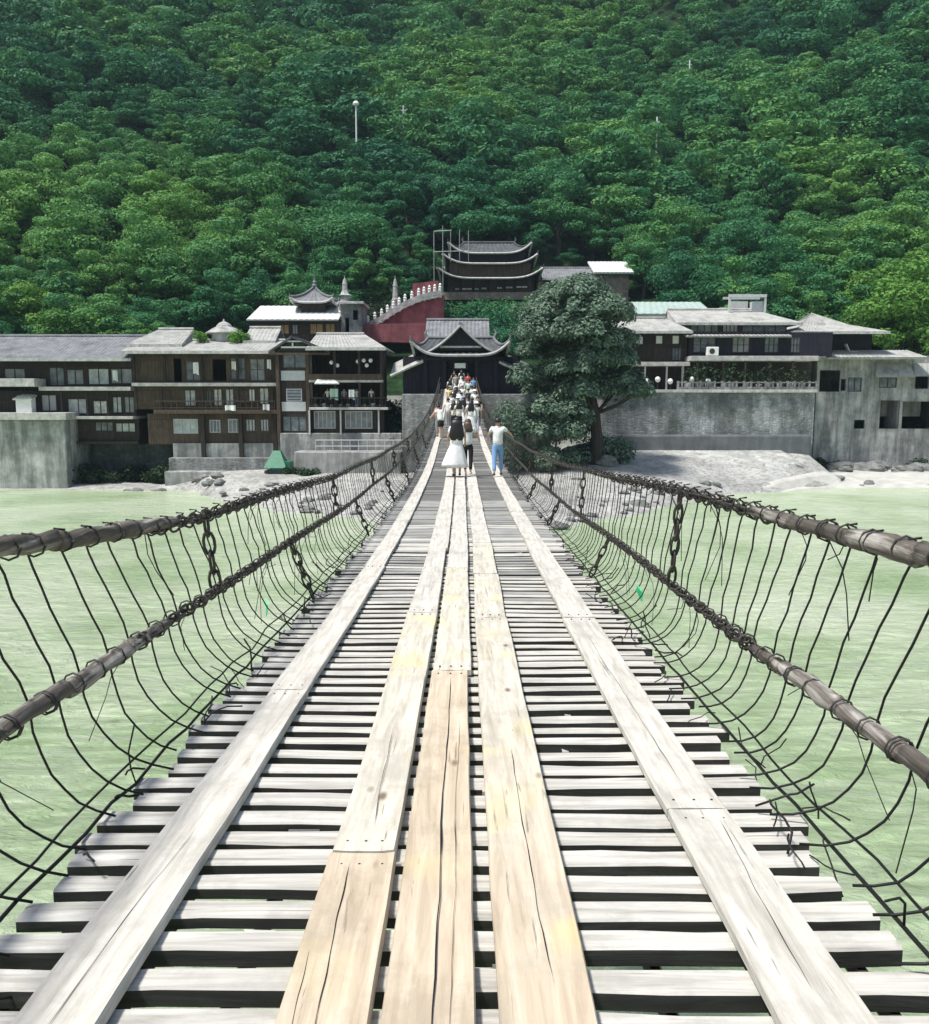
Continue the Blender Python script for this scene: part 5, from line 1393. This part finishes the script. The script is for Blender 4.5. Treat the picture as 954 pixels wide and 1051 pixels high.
person(at(469, 23.9), 'woman with long black hair in a flared white dress walking away on the middle boards', 1.6, R(4), 'white', 'white', 'shoe_dark', longhair=.46, stride=.12, skirt=.74, arms=((.05, .02), (.1, .02)), flare=.75)
person(at(480.5, 24.5), 'person in white top and dark trousers walking beside the woman in the white dress', 1.54, R(-6), 'white', 'black', 'shoe_white', hair='hair_brown', stride=-.14, arms=((.1, .03), (.2, .1)), longhair=.2)
person(at(511, 24.0), 'person in white t-shirt and light blue jeans walking along the right railing', 1.58, R(-3), 'white', 'jeans', 'shoe_dark', stride=.22, arms=((.2, .06), (.3, .2)), wide=1.05)
person(at(453, 39.5), 'person in white shirt and black shorts leaning over the left railing', 1.55, R(35), 'white', 'black', 'shoe_white', shorts=True, stride=.1, arms=((.35, .02), (.4, .02)), lean=.35, wide=1.1)
person(at(449.6, 41.2), 'person in pink top standing behind the one leaning on the left railing', 1.55, R(60), 'pink', 'grey', 'shoe_dark', stride=.05, arms=((.2, .02), (.1, .02)))
for px_, tp, bt, lab in TERR:
    person((XX(px_, 76.2), 76.4, ZZ(418, 76.2) + .01), lab, 1.6, R(180 + px_ % 30 - 15), tp, bt, 'shoe_dark', arms=((.3, .02), (.25, .02)))
crowd = [
 (483.5, 41.5, 4, dict(top='white', bottom='white', longhair=.35, stride=.1, skirt=.75), 'woman in a white dress ahead on the right, first of the crowd'),
 (489, 42.5, -5, dict(top='white', bottom='lilac', stride=-.1, hat='white', wide=1.1), 'person in white top, white hat and lilac trousers near the right railing'),
 (471.5, 42.2, 3, dict(top='cream', bottom='black', longhair=.25, stride=.1), 'person in cream blouse and black trousers right of the leaning person'),
 (460.5, 46, 2, dict(top='white', bottom='grey', stride=.1, wide=1.1), 'person in white shirt and grey trousers behind the leaning person'),
 (479.5, 47, 178, dict(top='white', bottom='jeans', stride=.1), 'person in white shirt and blue jeans facing the camera mid crowd'),
 (466.5, 53.5, 0, dict(top='white', bottom='white', longhair=.3, stride=.1, skirt=.6), 'woman with a short white skirt and white top on the left of the crowd'),
 (484, 57, 0, dict(top='white', bottom='black', stride=.1, wide=1.1), 'stocky person in white shirt and black trousers on the right of the crowd'),
 (472, 54.5, 180, dict(top='white', bottom='khaki', stride=.1), 'person in white shirt and khaki trousers walking towards the camera'),  # photo x, distance, face, clothes, label
 (466, 43.5, 0, dict(top='white', bottom='black', longhair=.3, stride=.12), 'person with long hair, white top and black trousers just ahead of the leaning person'),
 (476, 44.5, 6, dict(top='lilac', bottom='white', longhair=.4, stride=-.1, skirt=.6), 'woman in pale lilac top and short white skirt in the middle of the crowd'),
 (485, 45.5, -4, dict(top='white', bottom='navy', stride=.15, bag='grey'), 'person in white shirt with a grey backpack near the right railing'),
 (490.5, 47.5, 175, dict(top='black', bottom='black', stride=.1), 'person all in black coming back along the right railing'),
 (470.5, 48, 2, dict(top='cream', bottom='khaki', stride=-.12, hat='white'), 'person in cream shirt with a white sun hat'),
 (480.5, 49.5, 0, dict(top='white', bottom='sky', longhair=.4, stride=.1, skirt=.62), 'woman in white top and pale blue skirt amid the crowd'),
 (463, 51, 182, dict(top='white', bottom='black', stride=.1), 'person in white shirt and black trousers facing the camera on the left'),
 (474, 52.5, 0, dict(top='sky', bottom='white', stride=-.12), 'person in pale blue shirt and white trousers'),
 (487.5, 53, 178, dict(top='white', bottom='grey', stride=.12, hat='cream'), 'person in white top and cream hat walking towards the camera on the right'),
 (481, 55, 0, dict(top='grey', bottom='black', stride=.1, bag='black'), 'person in grey shirt with a black backpack'),
 (468, 56, 0, dict(top='cream', bottom='white', longhair=.35, stride=.1, skirt=.7), 'woman in a long cream and white dress'),
 (461.5, 58, 180, dict(top='yellow', bottom='jeans', stride=-.1), 'person in pale yellow shirt and blue jeans near the left railing'),
 (475, 59, 182, dict(top='white', bottom='jeans', stride=.12), 'person in white t-shirt and blue jeans coming from the gate'),
 (487, 60, 0, dict(top='pink', bottom='white', longhair=.3, stride=.1, skirt=.55), 'woman in pink top and white skirt far along the right side'),
 (469, 62, 0, dict(top='white', bottom='khaki', stride=.1, bag='navy'), 'person in white shirt with a navy backpack far along the bridge'),
 (481, 63, 178, dict(top='mint', bottom='white', stride=-.1), 'person in mint green shirt and white trousers'),
 (462.5, 65, 0, dict(top='white', bottom='navy', longhair=.35, stride=.1), 'person with long hair, white blouse and navy trousers near the gate'),
 (475.5, 66, 0, dict(top='white', bottom='grey', stride=.1, hat='black'), 'person in white shirt and black hat near the gate'),
 (486, 67, 182, dict(top='blue', bottom='black', stride=.1), 'person in blue shirt and black trousers near the gate'),
 (468, 69.5, 180, dict(top='grey', bottom='white', stride=.1), 'person in grey top and white trousers close to the gate opening'),
 (480.5, 70, 0, dict(top='red', bottom='grey', stride=.1), 'person in red shirt and grey trousers close to the gate opening'),
 (474, 73, 0, dict(top='white', bottom='white', longhair=.3, stride=.1, skirt=.7), 'woman in an all white dress entering the gate'),
 (466.5, 74, 180, dict(top='black', bottom='khaki', stride=.1), 'person in black shirt and khaki trousers leaving the gate'),
]
for px_, y_, fc, kw, lab in crowd:
    person(at(px_, y_), lab, rnd.uniform(1.52, 1.70), R(fc + rnd.uniform(-6, 6)), group='people crowding the far end of the bridge', arms=((rnd.uniform(-.05, .2), .03), (rnd.uniform(-.05, .2), .03)), **kw)
# ------------------------------------------------------------------ trees
def crown_mesh(seed, Rx, Hc, nclump, nleaf, ls, flat=1.0):
    """leafy crown: clumps scattered over a dome; every leaf cluster is its own small face"""
    r = random.Random(seed); mb = MB()
    cl = []
    for i in range(nclump):
        a = r.uniform(0, 6.283); q = math.sqrt(r.random()) * 1.05; zz = r.random()
        rad = q * Rx * (1 - .5 * zz ** 1.5) * .85
        st = r.uniform(.7, 1.5)
        cl.append((Vector((rad * math.cos(a), rad * math.sin(a), Hc * (.1 + .85 * zz * (1 - .35 * q)))), r.choice([r.uniform(.18, .3), r.uniform(.3, .55)]) * Rx, st, r.uniform(.45, .8), r.uniform(0, 6.28)))
    cl.append((Vector((r.uniform(-.4, .4), r.uniform(-.4, .4), Hc * .9)), Rx * .36, 1.2, .6, 1.0))
    tot = sum(c[1] ** 2 * c[2] for c in cl)
    for c, cr, st, sz, ro in cl:
        cs, sn = math.cos(ro), math.sin(ro)
        for _ in range(int(nleaf * cr * cr * st / tot)):
            d = Vector((r.gauss(0, 1), r.gauss(0, 1), r.gauss(0, 1) + .35)).normalized()
            lump = 1 + .28 * noise.noise(d * 2.1 + Vector((seed, cr * 9, st)))
            k = (r.uniform(.74, 1.04) if r.random() < .8 else r.uniform(.3, .8)) * lump
            ex, ey = d.x * cr * st, d.y * cr
            p = c + Vector((ex * cs - ey * sn, ex * sn + ey * cs, d.z * cr * sz * flat)) * k
            nx_, ny_ = d.x / st, d.y
            nrm = Vector((nx_ * cs - ny_ * sn, nx_ * sn + ny_ * cs, d.z / sz)).normalized() + Vector((r.gauss(0, .34), r.gauss(0, .34), .2 + r.gauss(0, .3)))
            leaf(mb, p, nrm, ls * r.uniform(.6, 1.35))
    return mb
def to_mesh(mb, name, mat):
    me = bpy.data.meshes.new(name); me.from_pydata(mb.v, [], mb.f); me.update(); me.materials.append(mat); return me
def trunk_mesh(seed, h, r0, name='trunk'):
    r = random.Random(seed); mb = MB(); P = [Vector((0, 0, -1.5))]; 
    for i in range(1, 6): P.append(Vector((r.uniform(-.12, .12) * i * .5, r.uniform(-.12, .12) * i * .5, h * i / 5)))
    mb.tube(P, [r0 * (1.3, 1, .85, .7, .5, .25)[i] for i in range(6)], 7)
    for i in range(5):
        b = P[2 + i % 3]; a = r.uniform(0, 6.28); e = b + Vector((math.cos(a), math.sin(a), 1.0)) * h * .32
        mb.tube([b, b.lerp(e, .5) + Vector((0, 0, -.1)), e], [r0 * .4, r0 * .28, r0 * .1], 5)
    return to_mesh(mb, name, M['bark'])
KINDS = []
for i in range(7):
    rx = (3.0, 2.6, 3.4, 2.3, 2.9, 2.2, 3.2)[i]; hc = (4.4, 5.0, 4.2, 4.6, 3.8, 5.4, 5.0)[i]
    KINDS.append((to_mesh(crown_mesh(40 + i, rx, hc, 9 + 2 * (i % 4), 2500, .30), 'crown', M['leaf_hill']), rx, hc))
FINE = [to_mesh(crown_mesh(140 + i, KINDS[i][1], KINDS[i][2], 10 + 2 * (i % 4), 5200, .22), 'crown', M['leaf_hill']) for i in range(7)]
BRIGHT = []
for i in range(3):
    BRIGHT.append(to_mesh(crown_mesh(80 + i, 3.1 + .4 * i, 4.6, 16, 3600, .27), 'crown', M['leaf_bright']))
TR = [trunk_mesh(5 + i, 3.4, .2) for i in range(3)]
# keep clear of buildings: (x0, x1, y0, y1)
KEEP = [(-70, 6, 73, 87.5), (XX(250, 95), XX(378, 95), 90, 104.5), (XX(350, 97), XX(462, 100), 94, 110.5), (XX(444, 112), XX(556, 112), 110, 126), (XX(552, 118), XX(648, 118), 113, 125.5),
        (12, 64, 78, 96.5), (XX(630, 96), XX(735, 96), 92, 103), (XX(395, 78), XX(545, 78), 74, 92)]
def free(x, y, pad=1.6): return not any(a - pad < x < b + pad and c - pad < y < d + pad for a, b, c, d in KEEP)
def hides(x, y, ztop):
    """would this crown stand in front of one of the buildings on the slope?"""
    return False
cand = []
rt = random.Random(3)
y = 89.0
while y < 290:
    sp = 4.6 if y < 140 else 5.6
    x = -(.62 * y + 24)
    while x < .62 * y + 24:
        xx, yy = x + rt.uniform(-1.5, 1.5), y + rt.uniform(-1.5, 1.5)
        if free(xx, yy): cand.append((xx, yy))
        x += sp + rt.uniform(-.4, .6)
    y += sp * .92
def low_zone(x, y):      # open low slopes right in front of the buildings that stand on the hill: only shrubs grow there
    return (XX(372, 100) < x < XX(565, 110) and 92 < y < 107) or (XX(255, 95) < x < XX(370, 95) and 84 < y < 96) or (XX(535, 108) < x < XX(690, 108) and 93 < y < 117)
trees = []
for x, y in cand:
    if low_zone(x, y): continue
    big = 1.0 + .5 * noise.noise((x * .03, y * .03, 9))
    s_ = rt.choice([rt.uniform(.7, 1.2), rt.uniform(.9, 1.6), rt.uniform(1.3, 2.1)]) * big * (1 + .25 * sm(130, 200, y))
    if y < 96: s_ = min(s_, 1.0)
    elif y < 112: s_ = min(s_, 1.45)
    elif y < 140: s_ = min(s_, 1.8)
    trees.append((x, y, ground(x, y) - .2, s_, rt.randrange(7), rt.uniform(0, 6.28)))
trees.sort(key=lambda t: (abs(t[0]) > .56 * t[1] + 3, t[1]))
near, far = trees[:270], trees[270:]
def hill_tree(x, y, z_, s_, k, rz, label, group, crown=None, name='broadleaf_tree'):
    t = thing(name, (x, y, z_), label, 'tree', group); t.rotation_euler = (0, 0, rz); t.scale = (s_ * rt.uniform(.9, 1.25), s_ * rt.uniform(.9, 1.2), s_ * rt.uniform(.8, 1.1))
    c = bpy.data.objects.new('crown', crown or FINE[k]); COL.objects.link(c); c.parent = t; c.location = (0, 0, 1.6)
    tr = bpy.data.objects.new('trunk', TR[k % 3]); COL.objects.link(tr); tr.parent = t
    return t
for (x, y, z_, s_, k, rz) in near:
    px_ = CX + x / y * F
    zone = ('behind the long tiled roof at the far left' if px_ < 140 else 'behind the three storey timber house' if px_ < 262 else 'above the low hall with the sheet roof' if px_ < 372
            else 'between the red terrace and the forest' if px_ < 455 else 'behind the three tiered hall' if px_ < 560 else 'around the brick house at the forest edge' if px_ < 650
            else 'behind the long greenish roof' if px_ < 730 else 'behind the riverside house' if px_ < 830 else 'above the pyramidal roof at the right')
    hill_tree(x, y, z_, s_, k, rz, 'front broadleaf tree of the wood ' + zone, 'front trees of the wood ' + zone)
for _ in range(5500):
    y = rt.uniform(104, 285); x = rt.uniform(-1, 1) * (.6 * y + 14)
    steep = ground(x, y + 1.5) - ground(x, y - 1.5) > 3.3
    if not steep and rt.random() > .27: continue
    if free(x, y, 2.5) and not low_zone(x, y): far.append((x, y, ground(x, y) - .3, rt.uniform(.5, 1.0) * (1.2 if steep else 1), rt.randrange(7), rt.uniform(0, 6.28)))
# large bright trees at the lower left and right edges
for i, (px_, py_, Yq, s_) in enumerate(((915, 318, 96, 1.5), (880, 325, 97, 1.0), (945, 300, 98, 1.55), (955, 335, 95, 1.1), (925, 275, 106, 1.5), (885, 300, 104, 1.1), (960, 262, 110, 1.5), (60, 335, 97, 1.1), (95, 333, 97, 1.2), (130, 335, 98, 1.0), (30, 318, 101, 1.2))):
    x = XX(px_, Yq, py_); z_ = max(ground(x, Yq), ZZ(py_, Yq) - 4.5 * s_)
    lab = ('large bright yellow green tree at the right edge of the wood', 'bright leafy tree low on the hill behind the far left tiled roof')[i > 6]
    hill_tree(x, Yq, z_ - .3, s_, i, i * 1.7, lab, ('bright trees at the right edge', 'bright trees behind the far left roof')[i > 6], BRIGHT[i % 3])
# the rest of the wood as one mass
vm = bpy.data.meshes.new('forest'); vm.from_pydata([(t[0], t[1], t[2] + 1.3) for t in far], [], []); vm.update()
at_ = vm.attributes.new('trot', 'FLOAT', 'POINT'); at_.data.foreach_set('value', [rt.uniform(-.5, .5) + (3.14 if rt.random() < .5 else 0) for t in far])
at_ = vm.attributes.new('tscale', 'FLOAT_VECTOR', 'POINT'); at_.data.foreach_set('vector', [q_ for t in far for q_ in (t[3] * rt.uniform(.95, 1.6), t[3] * rt.uniform(.8, 1.15), t[3] * rt.uniform(.65, 1.1))])
at_ = vm.attributes.new('tkind', 'INT', 'POINT'); at_.data.foreach_set('value', [t[4] for t in far])
fo = bpy.data.objects.new('forest', vm); COL.objects.link(fo); tag(fo, 'dense green broadleaf wood covering the steep hillside', 'forest', kind='stuff')
src = bpy.data.collections.new('forest_kinds')
for i, (me, _, _) in enumerate(KINDS): src.objects.link(bpy.data.objects.new('forest_crown', me))
ng = bpy.data.node_groups.new('forest', 'GeometryNodeTree')
ng.interface.new_socket('Geometry', in_out='INPUT', socket_type='NodeSocketGeometry'); ng.interface.new_socket('Geometry', in_out='OUTPUT', socket_type='NodeSocketGeometry')
gi, go = ng.nodes.new('NodeGroupInput'), ng.nodes.new('NodeGroupOutput')
ip, ci = ng.nodes.new('GeometryNodeInstanceOnPoints'), ng.nodes.new('GeometryNodeCollectionInfo')
ci.inputs[0].default_value = src; ci.inputs['Separate Children'].default_value = True; ci.inputs['Reset Children'].default_value = True
def attr(nm, ty):
    a = ng.nodes.new('GeometryNodeInputNamedAttribute'); a.data_type = ty; a.inputs['Name'].default_value = nm; return a.outputs['Attribute']
cx_ = ng.nodes.new('ShaderNodeCombineXYZ'); L = ng.links.new
L(attr('trot', 'FLOAT'), cx_.inputs[2])
ip.inputs['Pick Instance'].default_value = True
L(gi.outputs[0], ip.inputs['Points']); L(ci.outputs[0], ip.inputs['Instance']); L(attr('tkind', 'INT'), ip.inputs['Instance Index'])
er = ng.nodes.new('FunctionNodeEulerToRotation'); L(cx_.outputs[0], er.inputs[0]); L(er.outputs[0], ip.inputs['Rotation'])
L(attr('tscale', 'FLOAT_VECTOR'), ip.inputs['Scale']); L(ip.outputs[0], go.inputs[0])
fo.modifiers.new('forest', 'NODES').node_group = ng

# shrubs on the open slopes
def shrub(x, y, s_, label, group=None, mat='leaf_shrub', z_=None):
    z_ = ground(x, y) if z_ is None else z_
    t = thing('shrub', (x, y, z_), label, 'shrub', group)
    mb = MB(); 
    for _ in range(4):
        leaf_ball(x + rnd.uniform(-.6, .6) * s_, y + rnd.uniform(-.5, .5) * s_, z_ + rnd.uniform(.3, .9) * s_, .62 * s_, .55 * s_, 95, .24 * s_ ** .5, mb)
    mb.build('foliage', M[mat], t)
    st = MB()
    for k in range(3): st.tube([(x, y, z_ - .4), (x + rnd.uniform(-.2, .2), y, z_ + .3 * s_), (x + rnd.uniform(-.5, .5) * s_, y + rnd.uniform(-.4, .4) * s_, z_ + .9 * s_)], [.05, .035, .015], 5)
    st.build('stem', M['bark'], t)
for i in range(70):
    x, y = rnd.uniform(XX(452, 104), XX(560, 104)), rnd.uniform(100, 113.5)
    shrub(x, y, rnd.uniform(1.2, 2.1), 'green shrub on the open slope below the three tiered hall', 'shrubs below the three tiered hall', 'leaf_hill')
for i in range(34):
    x, y = rnd.uniform(XX(556, 104), XX(668, 108)), rnd.uniform(98, 114)
    shrub(x, y, rnd.uniform(1.3, 2.2), 'green shrub on the slope below the brick house', 'shrubs below the brick house', 'leaf_hill')
for i in range(44):
    px_ = rnd.choice([rnd.uniform(378, 445), rnd.uniform(330, 400)]); y = rnd.uniform(108.5, 115) if px_ > 395 else rnd.uniform(104.5, 112)
    x = XX(px_, y); shrub(x, y, rnd.uniform(1.4, 2.3), 'dark shrub beside the red terrace', 'dark shrubs beside the red terrace')
for i, (px_, Yq, s_, zq) in enumerate(((309, 73.0, .95, 489), (318, 72.9, .7, 487), (296, 73.1, .6, 486))):
    shrub(XX(px_, Yq), Yq, s_, ('rounded dark shrub right of the green hut', 'small shrub at the concrete bank wall right of the green hut', 'low shrub touching the green hut')[i], None, 'leaf_shrub', ZZ(zq, Yq) - .2)
for i in range(16):
    px_ = rnd.uniform(70, 168); Yq = rnd.uniform(77, 79.8)
    shrub(XX(px_, Yq), Yq, rnd.uniform(.7, 1.5), 'dark shrub at the water in the recess under the timber houses', 'shrubs in the recess under the timber houses', 'leaf_shrub', max(0, ground(XX(px_, Yq), Yq)))
for i in range(42):
    px_ = rnd.uniform(515, 640); Yq = rnd.uniform(71, 74) if px_ < 600 else rnd.uniform(75, 78)
    shrub(XX(px_, Yq), Yq, rnd.uniform(.8, 1.7), 'dark shrub under the big tree beside the right abutment', 'dark shrubs beside the right abutment', 'leaf_dark', ground(XX(px_, Yq), Yq) + rnd.choice([.2, rnd.uniform(1, 4.6) if px_ < 612 else .3]))
for i in range(9):
    px_ = rnd.uniform(399, 416); Yq = rnd.uniform(77, 82)
    shrub(XX(px_, Yq), Yq, rnd.uniform(1.0, 1.7), 'dark shrub in the gap between the veranda house and the gate', 'shrubs between the veranda house and the gate', 'leaf_shrub', rnd.uniform(3, 6.5))
for i in range(8):
    px_ = rnd.uniform(840, 950); Yq = rnd.uniform(85.8, 87)
    shrub(XX(px_, Yq), Yq, rnd.uniform(.6, 1.1), 'dark shrub at the foot of the bare concrete house', 'shrubs at the foot of the concrete house', 'leaf_shrub')
for px_, yq, s_ in ((208, 346, .8), (243, 345, .9), (252, 347, .6)):
    shrub(XX(px_, 80), 79.8, s_, ('roof garden shrub left of the small cupola' if px_ < 220 else 'roof garden shrub right of the small cupola' if px_ < 250 else 'smaller roof garden shrub beside the grey gable'), None, 'leaf_bright', ZZ(351, 80))

# the big dark tree right of the gate
Yt = 74.5; bx = XX(613, Yt); zb_ = ground(bx, Yt)
big = thing('umbrella_tree', (bx, Yt, zb_), 'big dark layered tree with a thick trunk on the right bank beside the gate', 'tree')
def L3(px_, py_, dy=0): X_, Z_ = PX(px_, py_, Yt + dy); return Vector((X_, Yt + dy, Z_))
clumps = []
rb = random.Random(11)
layers = [(582, 302, 38, 9), (548, 318, 26, 8), (612, 312, 34, 9), (572, 322, 34, 10), (632, 325, 20, 8), (535, 340, 20, 8), (556, 346, 28, 9), (598, 338, 36, 10), (628, 350, 24, 9), (577, 360, 32, 10), (610, 366, 28, 9),
          (590, 378, 28, 10), (622, 382, 26, 9), (556, 388, 22, 8), (636, 398, 22, 8), (600, 400, 26, 9), (568, 402, 24, 8), (650, 388, 18, 7), (662, 400, 14, 6), (545, 402, 16, 7), (550, 420, 20, 7), (580, 418, 18, 7), (530, 360, 10, 5), (640, 368, 20, 7), (542, 326, 16, 6), (566, 306, 16, 6), (645, 345, 14, 6), (532, 410, 14, 8), (548, 438, 20, 9), (575, 440, 20, 9), (525, 385, 12, 7), (592, 436, 16, 8), (600, 300, 24, 9), (560, 440, 16, 8)]
mb = MB()
limb = MB()
top = Vector((bx, Yt, zb_))
trunk_pts = [Vector((bx, Yt, zb_ - .8)), L3(613, 450), L3(611, 425), L3(606, 400), L3(600, 370), L3(594, 335)]
limb.tube(trunk_pts, [.62, .5, .44, .38, .28, .12], 9)
layers = [(600 + (a - 600) * (.82 if a < 600 else .88), b, c, d) for a, b, c, d in layers]
for (px_, py_, wpx, hpx) in layers:
    for rep in range(2):
        c = L3(px_ + rb.uniform(-5, 5), py_ + rb.uniform(-3, 3), rb.uniform(-3.4, 3.2))
        rx, rz_ = wpx / 11.6 * rb.uniform(.76, 1.0), hpx / 11.6 * rb.uniform(1.1, 1.6)
        nl = int(330 * rx * rx + 200)
        for _ in range(min(nl, 2600)):
            d = Vector((rb.gauss(0, 1), rb.gauss(0, 1), abs(rb.gauss(0, .9)) - .25)).normalized()
            a = math.atan2(d.y, d.x); edge = 1 + .2 * math.sin(a * 5 + px_) + .12 * math.sin(a * 9 + py_)
            k_ = rb.uniform(.78, 1.03) if rb.random() < .75 else rb.uniform(.35, .8)
            hz_ = math.hypot(d.x, d.y)
            p = c + Vector((d.x * rx * edge * k_, d.y * rx * .85 * edge * k_, d.z * rz_ * 1.2 * k_ - .3 * rz_ * hz_ ** 3))
            nrm = Vector((d.x * .8, d.y * .8, d.z + .45)) + Vector((rb.gauss(0, .3), rb.gauss(0, .3), rb.gauss(0, .2)))
            leaf(mb, p, nrm, rb.uniform(.18, .40))
        k = min(range(2, 6), key=lambda i: (trunk_pts[i] - (c - Vector((0, 0, 1.6)))).length); b0 = trunk_pts[k]
        limb.tube([b0, b0.lerp(c, .5) + Vector((0, 0, -.25)), c], [.16, .10, .03], 5)
b_ = Vector(big['_base'])
mb.build('crown', M['leaf_dark'], big); limb.build('trunk', M['bark'], big)

# lamp and poles standing out of the wood
def on_hill(px_, py_):
    y = 100.0
    while y < 320:
        X_, Z_ = PX(px_, py_, y)
        if Z_ < ground(X_, y) + 6.3: return X_, y, Z_
        y += .5
    return X_, y, Z_
for nm, cat, px_, y0_, y1_, lab in (('street_lamp', 'lamp', 367, 107, 131, 'white street lamp rising out of the trees on the hillside'), ('utility_pole', 'pole', 672, 120, 152, 'tall thin white pole rising out of the trees on the hillside'),
                               ('utility_pole', 'pole', 415, 108, 126, 'short grey pole right of the street lamp on the hillside'), ('utility_pole', 'pole', 706, 62, 76, 'small pale pole high on the hillside')):
    X_, y, Z_ = on_hill(px_, y1_)
    y -= 1.5; zt = ZZ(y0_, y); g0 = ground(X_, y)
    t = thing(nm, (X_, y, g0), lab, cat)
    MB().tube([(X_, y, g0), (X_, y, zt)], [.16, .12], 7).build('pole', M['white'] if px_ != 415 else M['panel'], t)
    if nm == 'street_lamp': MB().lathe((X_, y, zt - .3), [(.12, 0), (.5, .12), (.58, .4), (.32, .75), (.08, .85)], 10).build('lamp_head', M['white'], t)
    else: MB().box(X_ - .45, X_ + .45, y - .06, y + .06, zt - .9, zt - .75).build('crossarm', M['panel'], t)
for o in bpy.data.objects:
    if '_base' in o: del o['_base']
